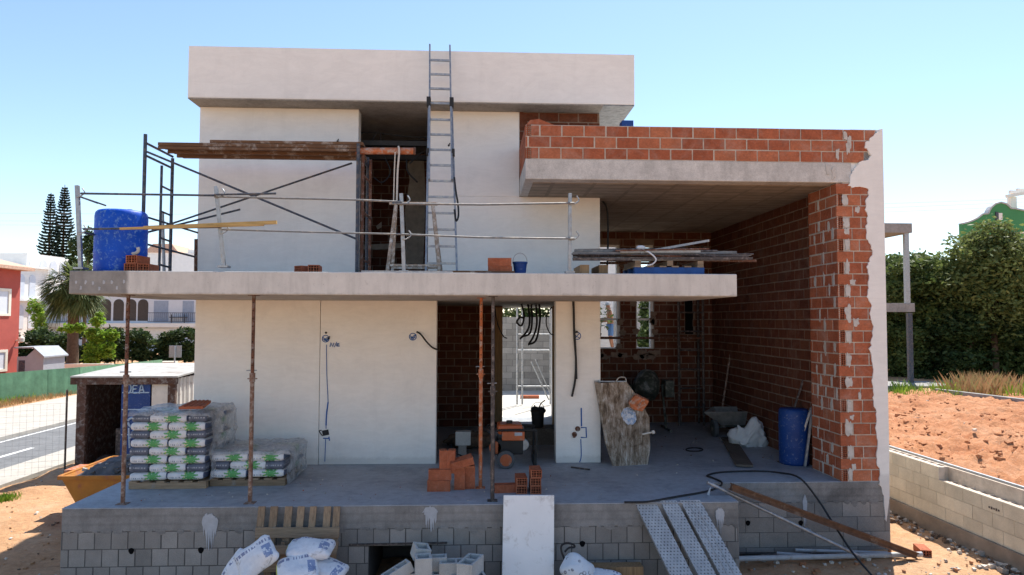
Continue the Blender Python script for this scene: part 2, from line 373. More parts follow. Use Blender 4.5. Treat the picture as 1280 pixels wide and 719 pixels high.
def _film():
    t = NT('clear_wrap_film'); tr = t.n('ShaderNodeBsdfTransparent'); mx = t.n('ShaderNodeMixShader')
    t.fin(t.ramp(t.noise(9, 6, .7), [(.3, (.42, .45, .48)), (.7, (.70, .73, .76))]), .28, 0, .6)
    t.bump(t.noise(14, 7, .75, t.mapv((1, 1, .5)), 1.5), 1.0, .03)
    f = t.ramp(t.noise(7, 7, .75, dist=1.0), [(.35, .25), (.7, .72)])
    out = t.t.nodes['Material Output']; t.l(f, mx.inputs[0]); t.l(tr.outputs[0], mx.inputs[1]); t.l(t.b.outputs[0], mx.inputs[2]); t.l(mx.outputs[0], out.inputs[0])
    return t.m
M_film = _film()
def _perf():
    t = NT('perforated_galvanised_plank'); g = t.n('ShaderNodeTexCoord'); 
    mp = t.n('ShaderNodeMapping'); t.l(g.outputs['UV'], mp.inputs[0]); sx = t.n('ShaderNodeSeparateXYZ'); t.l(mp.outputs[0], sx.inputs[0])
    row = t.math('FLOOR', sx.outputs[1]); xo = t.math('ADD', sx.outputs[0], t.math('MULTIPLY', t.math('MODULO', row, 2.), .5))
    fx = t.math('SUBTRACT', t.math('FRACT', xo), .5); fy = t.math('SUBTRACT', t.math('FRACT', sx.outputs[1]), .5)
    d = t.math('SQRT', t.math('ADD', t.math('MULTIPLY', fx, fx), t.math('MULTIPLY', fy, fy)))
    hole = t.math('MULTIPLY', t.ramp(d, [(.19, 1.), (.26, 0.)]), t.ramp(t.noise(5, 5, .7), [(.35, .35), (.6, .9)]))
    base = t.ramp(t.noise(7, 7, .7, dist=.5), [(.3, (.31, .32, .33)), (.7, (.50, .51, .51))])
    base = t.mix(t.ramp(t.noise(4, 7, .75), [(.6, 0.), (.7, .6)]), base, (.42, .35, .28))
    col = t.mix(hole, base, (.03, .03, .035)); t.bump(t.math('SUBTRACT', 1., hole), .5, .006)
    return t.fin(col, .6, .35, .4)
M_perf = _perf()
M_metalpl = basic('plank_side_steel', (.38, .39, .40), .2, 8, .6, metal=.4)
def dirtmat(name, c1, c2, c3, bs=.9):
    t = NT(name)
    a = t.noise(.7, 9, .72, dist=.5); col = t.ramp(a, [(.28, c1), (.5, c2), (.74, c3)])
    b = t.noise(9, 8, .75); col = t.mix(.75, col, t.ramp(b, [(.3, .62), (.5, 1.), (.75, 1.3)]), 'MULTIPLY')
    p = t.n('ShaderNodeTexVoronoi', Scale=22.); t.l(t.co(), p.inputs['Vector']); col = t.mix(t.ramp(p.outputs['Distance'], [(.10, .55), (.2, 0.)]), col, (.55, .47, .38))
    t.bump(t.math('ADD', b, t.math('MULTIPLY', t.noise(45, 5, .7), .5)), bs, .05); return t.fin(col, .95, 0, .1)
M_ground = dirtmat('earth_ground', (.41, .22, .112), (.52, .305, .168), (.57, .39, .25))
M_reddirt = dirtmat('red_earth', (.34, .13, .06), (.48, .225, .115), (.54, .31, .19), 1.0)
M_asph = basic('asphalt', (.15, .152, .155), .2, 3, .9, bump=.4, bscale=120)
M_pave = basic('pale_pavement', (.40, .37, .325), .12, 2.5, .9, bump=.2, bscale=60)
M_roadp = basic('road_paint', (.72, .72, .70), .1, 9, .8, bump=.1)
M_yard = basic('yard_screed', (.46, .44, .40), .1, 2, .9, bump=.2)
M_graffiti = basic('graffiti_paint', (.35, .48, .62), .2, 12, .8, bump=0)
# ------------------------------------------------------------------ masonry generators
def bricks(mb, o, u, n, L, H, bl=.33, ch=.164, mo=.017, th=.03, holes=(), off0=0, m=0, seed=1, rag=None, jit=.003, joint=.004):
    """bricks on a wall face: o lower-left corner, u along, n outward; boxes stand proud of the mortar sheet behind"""
    rnd = random.Random(seed); o, u, n = V(o), V(u), V(n); z = V((0, 0, 1)); rows = int(round(H/ch)); ch = H/rows
    for r in range(rows):
        x = -((off0+.5*(r % 2)) % 1)*bl+rnd.uniform(-.01, .01)
        while x < L:
            a, b = max(0, x), min(L, x+bl-mo); x += bl
            if rag: b = min(b, rag(r, rows)); 
            z0, z1 = r*ch+mo*.5, (r+1)*ch-mo*.5
            segs = [(a, b)]
            for h0, h1, g0, g1 in holes:
                if z1 > g0+.02 and z0 < g1-.02:
                    ns = []
                    for s0, s1 in segs:
                        if s1 <= h0 or s0 >= h1: ns.append((s0, s1)); continue
                        if s0 < h0: ns.append((s0, h0))
                        if s1 > h1: ns.append((h1, s1))
                    segs = ns
            for s0, s1 in segs:
                if s1-s0 < .03: continue
                c0, c1 = s0, s1; s0 += rnd.uniform(0, .35*mo); s1 -= rnd.uniform(0, .35*mo); za, zb_ = z0+rnd.uniform(-.1, .25)*mo, z1-rnd.uniform(-.1, .25)*mo
                d = th+rnd.uniform(-jit, jit); dz = rnd.uniform(-.002, .002)
                mb.obox(o+u*((s0+s1)/2)+z*((za+zb_)/2)+n*(d/2-.01), u*((s1-s0)/2), n*(d/2+.01), z*((zb_-za)/2), m)
                if joint:
                    e0 = max(0, c0-mo/2); e1 = min(L, c1+mo/2); jd = th-jit-joint+rnd.uniform(-.001, .001)
                    mb.obox(o+u*((e0+e1)/2)+z*((r+.5)*ch)+n*(jd/2), u*((e1-e0)/2), n*(jd/2), z*(ch/2), 0)
def grid_holes(mb, c, u, v, n, w_, h_, nu, nv, frame, m_face, m_dark):
    """hollow brick end: lattice of bars over a dark plate"""
    c, u, v, n = V(c), V(u), V(v), V(n)
    mb.poly([c-u*w_/2-v*h_/2-n*.03, c+u*w_/2-v*h_/2-n*.03, c+u*w_/2+v*h_/2-n*.03, c-u*w_/2+v*h_/2-n*.03], m_dark)
    frame *= .62
    for i in range(nu+1): mb.obox(c+u*(-w_/2+w_*i/nu)-n*.016, u*(frame/2), v*(h_/2), n*.016, m_face)
    for j in range(nv+1): mb.obox(c+v*(-h_/2+h_*j/nv)-n*.0165, u*(w_/2), v*(frame/2), n*.0155, m_face)
def hollow_brick(mb, l, w_, h_, nu=4, nv=3, m_face=0, m_dark=1):
    """loose hollow clay brick lying along X, holes open at both X ends, base at z=0"""
    mb.box(-l/2+.03, -w_/2, 0, l/2-.03, w_/2, h_, m_face)
    for s in (-1, 1):
        for (y, z, hy, hz) in ((-w_/2+.006, h_/2, .006, h_/2), (w_/2-.006, h_/2, .006, h_/2), (0, .006, w_/2-.0125, .006), (0, h_-.006, w_/2-.0125, .006)):
            mb.obox((s*(l/2-.0145), y, z), (.015, 0, 0), (0, hy, 0), (0, 0, hz), m_face)
        x = s*(l/2-.016)
        for i in range(1, nu): mb.obox((x, -w_/2+w_*i/nu, h_/2), (.0135, 0, 0), (0, .004, 0), (0, 0, h_/2-.0125), m_face)
        for j in range(1, nv): mb.obox((x, 0, h_*j/nv), (.0125, 0, 0), (0, w_/2-.0125, 0), (0, 0, .004), m_face)
        mb.poly([(s*(l/2-.0285), -w_/2+.012, .012), (s*(l/2-.0285), w_/2-.012, .012), (s*(l/2-.0285), w_/2-.012, h_-.012), (s*(l/2-.0285), -w_/2+.012, h_-.012)], m_dark)
def blob(m, c, ax, ay, n, rx, ry, th, seed, mi=0):
    rnd = random.Random(seed); c, ax, ay, n = V(c), V(ax), V(ay), V(n); k = 22; off = rnd.random()*40; pts = []
    for i in range(k):
        a = 2*math.pi*i/k; f_ = 1+.55*noise.noise(V((math.cos(a)*1.4+off, math.sin(a)*1.4, off)))+.3*noise.noise(V((math.cos(a)*4+off, math.sin(a)*4, off)))
        ca, sa = math.cos(a), math.sin(a); q = max(abs(ca), abs(sa))**.6
        pts.append(c+ax*(rx*f_*ca/q)+ay*(ry*f_*sa/q))
    m.prism(pts, n*th, mi)
# ================================================================== SETTING: ground, roads, dirt
def sheet(name, x0, y0, x1, y1, step, hfun, mat):
    nx, ny = max(1, int((x1-x0)/step)), max(1, int((y1-y0)/step)); mb = MB()
    for j in range(ny+1):
        for i in range(nx+1):
            x = x0+(x1-x0)*i/nx; y = y0+(y1-y0)*j/ny; mb.v.append((x, y, hfun(x, y)))
    for j in range(ny):
        for i in range(nx): mb.f.append((j*(nx+1)+i, j*(nx+1)+i+1, (j+1)*(nx+1)+i+1, (j+1)*(nx+1)+i)); mb.mi.append(0)
    o = mb.build(name, mat, smooth=True, recalc=False); tag(o, kind='structure'); return o
def fbm(x, y, s, o=4):
    return noise.fractal(V((x*s, y*s, 3.7)), .6, 2.1, o)
gb = MB(); gb.poly([(-2500, -300, -1.34), (2500, -300, -1.34), (2500, 3500, -1.34), (-2500, 3500, -1.34)])
tag(gb.build('ground', M_ground), kind='structure')
def hfront(x, y):
    h = -1.10+.05*fbm(x, y, 1.1)
    if x > 8: h += .10*min(1, (x-8)/2)
    e = max(0, -3.9-x)/.6; return h-.1*min(1, e)
sheet('site_ground', -4.75, -16, 12.3, 1.3, .12, hfront, M_ground)
sheet('left_ground', -4.75, 1.3, .56, 12, .12, lambda x, y: hfront(x, y)-.0, M_ground)
sheet('side_strip_ground', 11.05, 1.3, 12.3, 14, .12, hfront, M_ground)
def hdirt(x, y):
    e = min(1, max(0, x-12.5)/.5); return -.10+.10*e-.020*max(0, y)+.10*fbm(x, y, .8, 6)*e+.10*max(0, fbm(x+40, y, 2.2, 4))*e+(.06 if y > 6 else .09)*fbm(x, y+9, 4.6, 3)*e
sheet('red_dirt_plot', 12.5, -6, 30, 16.6, .085, hdirt, M_reddirt)
sheet('far_plot_ground', 11.1, 16.6, 60, 60, .8, lambda x, y: -.36+.04*fbm(x, y, .7), M_ground)
def strip(name, x0, x1, y0, y1, z, mat, th=.1):
    m = MB(); m.box(x0, y0, z-th, x1, y1, z); return tag(m.build(name, mat), kind='structure')
strip('road', -8.7, -5.75, -30, 160, -1.20, M_asph)
strip('near_pavement', -5.75, -4.72, -30, 70, -1.10, M_pave)
strip('far_pavement', -13.0, -8.7, -30, 120, -1.10, M_pave)
strip('verge', -18, -13.0, -30, 120, -1.12, M_ground)
m = MB()
for k in range(-3, 16):
    y0 = 9.9-4.2*1+k*4.2; m.box(-7.12, y0-.55, -1.1985, -7.0, y0+1.15, -1.196)
m.box(-8.55, -20, -1.1985, -8.47, 100, -1.196)
tag(m.build('road_marking', M_roadp), kind='structure')
m = MB(); m.box(.3, 8.25, -.4, 11.05, 20, -.02); tag(m.build('back_yard', M_yard), kind='structure')
# ================================================================== THE HOUSE
house = thing('unfinished_house', 'two storey house shell under construction, white render below and bare red brick at right', 'house')
def part(name, fn, mats, bevel=0, parent=None, smooth=False):
    m = MB(); fn(m); return m.build(name, mats, parent or house, bevel, smooth)
# ---- plinth
def f(m):
    m.box(.02, .02, -1.35, 3.74, 2.6, -.291); m.box(4.53, .02, -1.35, 8.43, 2.6, -.291); m.box(3.7405, .02, -.487, 4.5295, 2.6, -.2915)
    m.box(8.43, 1.08, -1.35, 11.05, 2.6, -.291); m.box(3.7405, 1.4, -1.35, 4.5295, 1.5, -.487)
    bricks(m, (0, .02, -1.35), (1, 0, 0), (0, -1, 0), 8.45, 1.06, .2, .212, .010, .02, [(3.74, 4.53, -9+0, .863)], 0, 1, 5, jit=.0015)
    bricks(m, (8.45, 1.08, -1.35), (1, 0, 0), (0, -1, 0), 2.62, 1.06, .41, .212, .007, .02, [], .3, 1, 6, jit=.0015)
    bricks(m, (8.43, 0, -1.35), (0, 1, 0), (1, 0, 0), 1.06, 1.06, .41, .212, .007, .02, [], .3, 1, 6, jit=.0015)
    bricks(m, (.02, 2.6, -1.35), (0, -1, 0), (-1, 0, 0), 2.6, 1.06, .41, .212, .007, .02, [], .3, 1, 6, jit=.0015)
M_joint = basic('plinth_joint', (.10, .097, .094), .2, 8, .95)
plinth = part('plinth', f, [M_joint, M_block])
def f(m):
    m.box(0, 0, -.29, 8.45, 2.6, -.01); m.box(8.4505, 1.06, -.29, 11.068, 2.6, -.01)
band = part('slab_edge_band', f, M_concD, .008)
rnd = random.Random(3)      # mortar drips hanging off the band onto the first block course
for (xa, xb, y) in ((.05, 8.4, -.004), (8.55, 10.9, 1.056)):
    x = xa
    while x < xb:
        w_ = rnd.uniform(.03, .16); d = rnd.uniform(.005, .05)*(2.2 if rnd.random() < .18 else 1)
        m = MB(); m.prism([(x, y, -.27), (x+w_, y, -.27), (x+w_*.95, y, -.29-d*.6), (x+w_*.6, y, -.29-d), (x+w_*.3, y, -.29-d*.8), (x, y, -.29-d*.3)], (0, .008, 0)); x += w_*rnd.uniform(.9, 2.2)
        m.build('mortar_drip', M_concD, band)
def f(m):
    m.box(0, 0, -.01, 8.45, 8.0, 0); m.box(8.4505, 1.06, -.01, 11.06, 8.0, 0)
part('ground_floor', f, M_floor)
def splash(px, py0, py1, w_, y, seed):
    rnd = random.Random(seed); c = at(px, py0, y); H = (py1-py0)/97; n = 16; up = []; lo = []
    n = 22
    for k in range(n+1):
        t = k/n*2-1; x = c.x+t*w_*(1+.1*rnd.uniform(-1, 1)); e = abs(t)**3
        up.append((x, y, c.z-e*H*.18-rnd.uniform(0, .07)*H))
        lo.append((x, y, c.z-H*(.30*(1-e)+.16+(1-e)*.55*rnd.choice((0, .1, .25, .9, .6, 1)))))
    m = MB()
    lo = [(l[0], y, min(l[2], u_[2]-.01)) for l, u_ in zip(lo, up)]; vs = up+lo+[(p[0], y+.004, p[2]) for p in up+lo]; N = n+1; fs = []
    for k in range(n): fs += [(k, k+1, N+k+1, N+k), (2*N+k, 3*N+k, 3*N+k+1, 2*N+k+1), (k, 2*N+k, 2*N+k+1, k+1), (N+k, N+k+1, 3*N+k+1, 3*N+k)]
    m.mesh(vs, fs); m.build('paint_splash', M_splash, house)
for a in ((262, 641, 686, .10, -.009, 1), (538, 632, 664, .09, -.009, 2), (900, 634, 668, .06, -.009, 3), (1006, 618, 675, .035, 1.049, 4)): splash(*a)
for px, py, y in ((164, 689, -.003), (251, 688, -.003), (728, 680, -.003), (935, 654, 1.057), (1001, 654, 1.057)):
    c = at(px, py, y); rr = .035; m = MB()
    m.prism([(c.x+rr*math.cos(a)*(1+.15*math.sin(3*a)), y, c.z+rr*1.1*math.sin(a)) for a in [k*math.pi/6 for k in range(12)]], (0, .002, 0)); m.build('vent_hole', M_cavity, house)
def f(m): m.bar((3.5, -.012, -.478), (4.72, -.012, -.468), .02, .02)
part('cellar_lintel_bar', f, M_propd)
# ---- balcony slab and floors
def f(m): m.box(0, 0, 2.637, 8.466, 2.56, 2.93)
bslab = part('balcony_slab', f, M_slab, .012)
for k, (px, py) in enumerate(((95, 353), (107, 353), (116, 354), (130, 353), (140, 353), (101, 360), (124, 361), (146, 360), (155, 352))):
    c = at(px, py, -.003); m = MB(); blob(m, c, (1, 0, 0), (0, 0, 1), (0, 1, 0), .012, .022, .005, k); m.build('mortar_splash', M_splash, bslab)
def f(m): m.box(.8, 2.561, 2.637, 6.96, 8.0, 2.93)
part('upper_floor', f, M_soffit)
# ---- white rendered walls
Wy = 2.54
def f(m): m.box(.56, Wy, 0, 2.541, Wy+.25, 2.636); m.box(2.55, Wy+.003, 0, 4.42, Wy+.25, 2.636); m.box(2.541, Wy+.03, 0, 2.55, Wy+.25, 2.636)
wall_l = part('lower_wall', f, M_render, .006)
def f(m): m.box(6.37, Wy, 0, 7.11, Wy+.25, 2.636)
wall_p = part('pillar_wall', f, M_render, .008)
def f(m): m.box(.56, Wy, 2.931, 3.12, Wy+.25, 5.78)
part('upper_left_wall', f, M_render, .006)
def f(m): m.box(4.27, Wy, 2.931, 7.11, Wy+.25, 4.359); m.box(4.27, Wy, 4.3595, 5.768, Wy+.25, 5.78)
wall_u = part('upper_right_wall', f, M_render, .008)
def f(m): m.box(.56, 2.791, 0, .81, 8.0, 2.63); m.box(.56, 2.791, 2.63, .81, 8.0, 5.78)
part('left_side_wall', f, M_render)
def f(m):
    m.box(.56, 8.0, -1.2, 5.68, 8.25, 5.78); m.box(6.88, 8.0, -1.2, 7.1, 8.25, 5.78); m.box(5.68, 8.0, 2.62, 6.88, 8.25, 5.78); m.box(5.68, 8.0, -1.2, 6.88, 8.25, .0)
part('rear_wall', f, M_render)
def f(m): m.box(6.96, 2.791, 0, 7.1, 8.0, 5.78)
part('dividing_wall', f, M_mortarShade)
def f(m):   # exposed brick under the roof, upper right
    m.box(5.77, Wy+.03, 4.661, 7.11, Wy+.25, 5.778); bricks(m, (5.77, Wy+.03, 4.66), (1, 0, 0), (0, -1, 0), 1.34, 1.118, m=1, seed=9)
    m.prism([(5.769, Wy-.004, 5.5), (5.86, Wy-.004, 5.46), (5.9, Wy-.004, 5.6), (5.83, Wy-.004, 5.78), (5.769, Wy-.004, 5.78)], (0, .02, 0), 1)
part('exposed_brick_wall', f, [M_mortarShade, M_brickShade])
def f(m):   # strip at the foot of the upper wall
    m.box(.56, Wy-.02, 2.931, 3.1, Wy-.001, 3.0); m.box(4.29, Wy-.018, 2.931, 7.05, Wy-.001, 2.985)
part('base_strip', f, M_rust)
# ---- interior brick partitions
PY = 6.5; PXL, PXR = at(628, 450, PY).x, at(691, 450, PY).x
def f(m):
    m.box(.81, PY+.02, .001, PXL, PY+.12, 2.636); bricks(m, (2.6, PY+.02, 0), (1, 0, 0), (0, -1, 0), PXL-2.6, 2.63, m=1, seed=11)
    m.box(PXR, PY+.02, .001, 6.95, PY+.12, 2.636); bricks(m, (PXR, PY+.02, 0), (1, 0, 0), (0, -1, 0), 6.95-PXR, 2.63, m=1, seed=12)
    m.box(.81, 5.62, 2.931, 6.95, 5.72, 5.779); bricks(m, (1.6, 5.62, 2.93), (1, 0, 0), (0, -1, 0), 3.6, 2.84, m=1, seed=13)
part('inner_partition', f, [M_mortarShade, M_brickShade])
def f(m):   # rough plaster patch upstairs
    pts = [(506, 265), (512, 225), (509, 205), (518, 195), (530, 200), (532, 250), (529, 330), (505, 330), (508, 300)]
    m.prism([at(a, b, 5.575) for a, b in pts], (0, .012, 0)); m.prism([at(a, b, 5.575) for a, b in ((450, 306), (503, 304), (502, 310), (470, 312), (450, 311))], (0, .012, 0))
    m.prism([at(a, b, 5.575) for a, b in ((470, 283), (477, 277), (477, 284), (472, 287))], (0, .012, 0))
part('plaster_patch', f, M_mortarG)
def f(m): m.box(3.0, 2.9, 5.28, 4.6, 3.0, 5.36); m.box(3.0, 3.6, 5.2, 4.6, 3.7, 5.28)
part('ceiling_batten', f, M_black)
# ---- roof
def f(m): m.box(.53, 2.112, 5.80, 7.606, 8.4, 6.625)
roof = part('roof', f, M_render, .01)
def f(m): m.box(.535, 2.117, 5.7825, 7.1, 8.39, 5.7995)
part('roof_soffit', f, M_soffit, 0, roof)
def f(m): m.box(7.101, 2.117, 5.7822, 7.601, 8.39, 5.7993)
part('soffit_sheet', f, M_foil, 0, roof)
def f(m): m.box(2.0, 2.3, 6.626, 3.85, 2.6, 6.66)
part('roof_edge_sheet', f, M_galv, 0, roof)
# ---- right hand volume: slab, parapet, brick walls
M_rib = NT('beam_and_block_soffit')
def _rib():
    t = M_rib; b = t.n('ShaderNodeTexBrick'); b.offset = .0; b.inputs['Scale'].default_value = 1; b.inputs['Brick Width'].default_value = .62; b.inputs['Row Height'].default_value = .24; b.inputs['Mortar Size'].default_value = .03; b.inputs['Bias'].default_value = 0
    b.inputs['Color1'].default_value = (.29, .245, .195, 1); b.inputs['Color2'].default_value = (.36, .305, .245, 1); b.inputs['Mortar'].default_value = (.25, .215, .175, 1)
    t.l(t.co(), b.inputs['Vector']); col = t.mix(1, b.outputs['Color'], t.ramp(t.noise(3, 7, .7), [(.3, .75), (.7, 1.2)]), 'MULTIPLY')
    t.bump(b.outputs['Fac'], -.3, .01); return t.fin(col, .9, 0, .2)
M_rib = _rib()
def f(m): m.box(5.769, 1.06, 4.362, 10.6, 2.539, 4.66); m.box(7.1105, 2.5395, 4.362, 10.6, 9.7, 4.66)  # stretch behind the rear wall is an added overhang to shade the windows
part('right_roof_slab', f, M_conc, .01)
def f(m): m.box(5.9, 1.3, 4.355, 10.48, 2.53, 4.361); m.box(7.13, 2.531, 4.355, 10.48, 9.6, 4.361)
part('right_slab_soffit', f, M_rib)
def f(m):
    m.box(5.79, 1.08, 4.661, 11.0, 1.2, 5.15); bricks(m, (5.769, 1.08, 4.66), (1, 0, 0), (0, -1, 0), 5.28, .497, .322, .166, .015, .022, holes=[(-1, .085, -.1, .17), (-1, .085, .335, .6)], m=1, seed=21, off0=.35, rag=lambda r, n: (5.05, 5.12, 5.2)[r % 3])
    m.box(5.79, 1.2, 4.661, 5.89, 2.535, 5.15); bricks(m, (5.79, 2.53, 4.66), (0, -1, 0), (-1, 0, 0), 1.46, .497, .322, .166, .015, .022, m=1, seed=22)
    bricks(m, (6.1, 1.2, 4.66), (1, 0, 0), (0, 1, 0), 4.8, .497, .322, .166, .015, .022, m=1, seed=23)
    for z in (4.668, 5.0): grid_holes(m, (5.815, 1.056, z+.072), (1, 0, 0), (0, 0, 1), (0, -1, 0), .075, .14, 3, 5, .009, 1, 2)
    m.prism([(5.78, 1.085, 5.16), (6.2, 1.085, 5.16), (5.97, 1.085, 5.25), (5.84, 1.085, 5.23)], (0, .12, 0), 1)
part('parapet', f, [M_mortarG, M_brick, M_bhole])
def f(m): m.box(10.6, 1.08, -.29, 11.068, 9.7, 5.165)
sidewall = part('right_side_wall', f, M_render)
def f(m):
    m.box(10.5, 1.95, .001, 10.6, 7.0, 4.36); bricks(m, (10.5, 7.0, 0), (0, -1, 0), (-1, 0, 0), 5.06, 4.355, .33, .1645, .019, .03, m=1, seed=31)
part('garage_brick_wall', f, [M_mortarShade, M_brickShade])
def f(m):
    m.box(10.385, 1.097, .001, 10.62, 1.945, 4.36); m.box(10.456, 1.0655, .001, 11.06, 1.3, 4.359)
    bricks(m, (10.385, 1.945, 0), (0, -1, 0), (-1, 0, 0), .88, 4.355, .33, .1645, .019, .025, m=1, seed=32, jit=.004, off0=.3)
    rnd = random.Random(5); ch = 4.355/26
    for r in range(26):
        z0 = r*ch+.008; z1 = (r+1)*ch-.008
        def bk(a, b): m.box(a, 1.058+rnd.uniform(-.004, .004), z0, b, 1.09, z1, 1)
        if r % 2 == 0:
            grid_holes(m, (10.408, 1.058, (z0+z1)/2), (1, 0, 0), (0, 0, 1), (0, -1, 0), .088, z1-z0, 3, 5, .009, 1, 2)
            s = rnd.choice((.46, .53, .53, .56)); t_ = rnd.choice((.69, .72, .8))
            bk(10+s, 10+t_); bk(10+t_+.018, 10.97)
        else:
            t_ = rnd.choice((.58, .6, .66)); bk(10.36, 10+t_); bk(10+t_+.018, 10.97)
part('brick_pier', f, [M_mortarG, M_brick, M_bhole])
def f(m):   # ragged edge of the render coat turning onto the front of the pier
    L = [(1101, 161), (1096, 166), (1091, 170), (1087, 176), (1082, 178), (1080, 184), (1085, 188), (1089, 194), (1086, 200), (1078, 201), (1072, 204), (1070, 209), (1066, 214), (1064, 221), (1061, 232), (1066, 234.5), (1074, 233), (1086, 236), (1085, 244), (1083, 252), (1082, 262), (1085, 270), (1083, 283), (1084, 298), (1090, 309), (1091, 316), (1087, 327), (1084, 334), (1087, 345), (1086, 360), (1084, 371), (1089, 382), (1088, 395), (1091, 404), (1091, 420), (1088, 436), (1089, 450), (1092, 462), (1090, 476), (1093, 490), (1092, 505), (1096, 518), (1095, 535), (1098, 552), (1096, 570), (1099, 586), (1100, 603), (1103, 615), (1104, 622), (1106, 640), (1107, 652)]
    rnd = random.Random(2); Rr = [(1108.2, 652), (1112, 622), (1111.5, 560), (1103.3, 161)]
    L2 = []
    for (a, b), (c_, d_) in zip(L[:-1], L[1:]):
        for q in range(4): L2.append((a+(c_-a)*q/4+rnd.uniform(-.9, .9)+1.6*noise.noise(V((b*.35, q*.4, 2))), b+(d_-b)*q/4+rnd.uniform(-.5, .5)))
    pts = [at(a, b, 1.04) for a, b in L2]+[at(a, b, 1.04) for a, b in Rr]
    m.prism(pts, (0, .0395, 0))
part('render_coat', f, M_render)
M_smear = basic('smeared_grey_mortar', (.50, .475, .44), .15, 12, .9, bump=.5, bscale=25)
def smear(c, ax, n, rx, ry, th, seed):
    m = MB(); blob(m, c, ax, (0, 0, 1), n, rx, ry, th, seed); m.build('mortar_smear', M_smear, house)
rnd = random.Random(8)
for r in range(26):
    z = (r+.5)*.1675
    if r % 2 == 0: smear((10.495+rnd.uniform(-.01, .02), 1.052, z+rnd.uniform(-.02, .02)), (1, 0, 0), (0, 1, 0), rnd.uniform(.03, .05), rnd.uniform(.07, .11), .012, r)
    elif rnd.random() < .4: smear((10.6+rnd.uniform(-.1, .1), 1.052, z+rnd.uniform(-.05, .05)), (1, 0, 0), (0, 1, 0), rnd.uniform(.02, .05), rnd.uniform(.03, .06), .012, r+50)
    for yy in ((1.16, 1.47, 1.74) if r % 2 else (1.3, 1.6)):
        if rnd.random() < .5: smear((10.354, yy+rnd.uniform(-.02, .02), z+rnd.uniform(-.03, .03)), (0, 1, 0), (1, 0, 0), rnd.uniform(.018, .035), rnd.uniform(.07, .1), .012, r*3+int(yy*10)+99)
for px, py in ((1057, 170), (1060, 186), (1047, 192), (1062, 178), (1035, 212), (1042, 217)):
    c = at(px, py, 1.048); smear(c, (1, 0, 0), (0, 1, 0), .025, .075, .014, px)
W1, W2 = (7.72, 8.35, 1.66, 4.06), (8.70, 9.13, 1.66, 4.06)
def f(m):
    hs = [W1, W2]; x = 7.11
    for a, b, z0, z1 in hs:
        m.box(x, 7.02, .001, a, 7.22, 4.36); m.box(a, 7.02, .001, b, 7.22, z0); m.box(a, 7.02, z1, b, 7.22, 4.36); x = b
    m.box(x, 7.02, .001, 10.6, 7.22, 4.36)
    bricks(m, (7.11, 7.02, 0), (1, 0, 0), (0, -1, 0), 3.39, 4.355, .33, .1645, .019, .03, [(a-7.11, b-7.11, z0, z1) for a, b, z0, z1 in hs]+[(2.72, 2.92, 2.0, 3.2)], m=1, seed=41)
    rnd = random.Random(4)
    for a, b, z0, z1 in hs:
        for k in range(9): blob(m, (rnd.choice((a, b))+rnd.uniform(-.07, .07), 6.985, rnd.uniform(z0-.1, z1)), (1, 0, 0), (0, 0, 1), (0, 1, 0), .07, .07, .02, k+int(a*10))
        for k in range(5): blob(m, (rnd.uniform(a, b+.15), 6.985, z0-.06-rnd.uniform(0, .12)), (1, 0, 0), (0, 0, 1), (0, 1, 0), .12, .06, .02, k+77+int(a*10))
    m.box(9.83, 7.0, 2.0, 10.03, 7.019, 3.2, 2)
gback = part('garage_rear_wall', f, [M_mortarShade, M_brickShade, M_cavity])
M_wframe = basic('white_window_frame', (.75, .76, .77), .05, 6, .5, bump=.03)
for a, b, z0, z1 in (W1, W2):
    def f(m):
        m.box(a, 7.06, z0, a+.04, 7.2, z1); m.box(b-.075, 7.06, z0, b, 7.2, z1); m.box(a+.04, 7.08, z1-.05, b-.075, 7.18, z1); m.box(a+.04, 7.1, 2.32, b-.075, 7.16, 2.37); m.box(a+.04, 7.12, 2.6, b-.075, 7.14, 2.61)
        m.box(a+.04, 7.05, z0, b-.075, 7.19, z0+.04)
    part('window_frame', f, M_wframe)
# ---- marks, cables and boxes on the walls
def stroke(m, pts, y=Wy-.003, r=.007, sub=4): m.tube([at(a, b, y) for a, b in pts], r, 5, 0, sub)
def circ(cx, cy, r, n=14): return [(cx+r*math.cos(2*math.pi*k/n), cy+r*math.sin(2*math.pi*k/n)) for k in range(n+1)]
def mark(strokes, parent):
    m = MB()
    for a in strokes: stroke(m, a[0], r=a[1] if len(a) > 1 else .0065, sub=a[2] if len(a) > 2 else 4)
    m.build('spray_mark', M_spray, parent)
mark([(circ(407, 423.5, 4.2),), ([(403, 421), (408, 426), (405, 425), (410, 422), (408, 427)],), ([(404, 424), (411, 425)],)], wall_l)
mark([([(412.5, 433.5), (413.5, 428.5), (416, 433.5), (417.3, 428.8)], .008, 1), ([(421, 427.5), (417.8, 434)], .006, 1), ([(424, 429.5), (421.5, 430), (421, 432.5), (424.5, 432.8)], .008, 3), ([(421.5, 431.3), (424, 431)], .006, 1)], wall_l)
mark([([(408, 431), (408.5, 470), (410, 502), (408, 515), (407.5, 536)], .006), ([(410, 503), (408, 520), (407.5, 532)], .011), ([(404, 548), (412, 548)], .009, 1), ([(411, 546), (412, 551)], .009, 1), ([(407, 549), (406, 577)], .006)], wall_l)
mark([(circ(516, 421, 4.3),), ([(512, 419), (517, 424), (514, 423), (520, 418), (517, 423)],), ([(513, 422), (519, 422)],)], wall_l)
mark([(circ(721.5, 420, 4.4),), ([(717, 418), (725, 423)],), ([(718, 424), (724, 417)],)], wall_p)
mark([([(726.5, 510), (726.8, 533)], .012), ([(726, 534.5), (732.5, 534.5), (733, 547), (726, 547)], .011, 1), ([(726, 549), (726.5, 570), (724.5, 578)], .008)], wall_p)
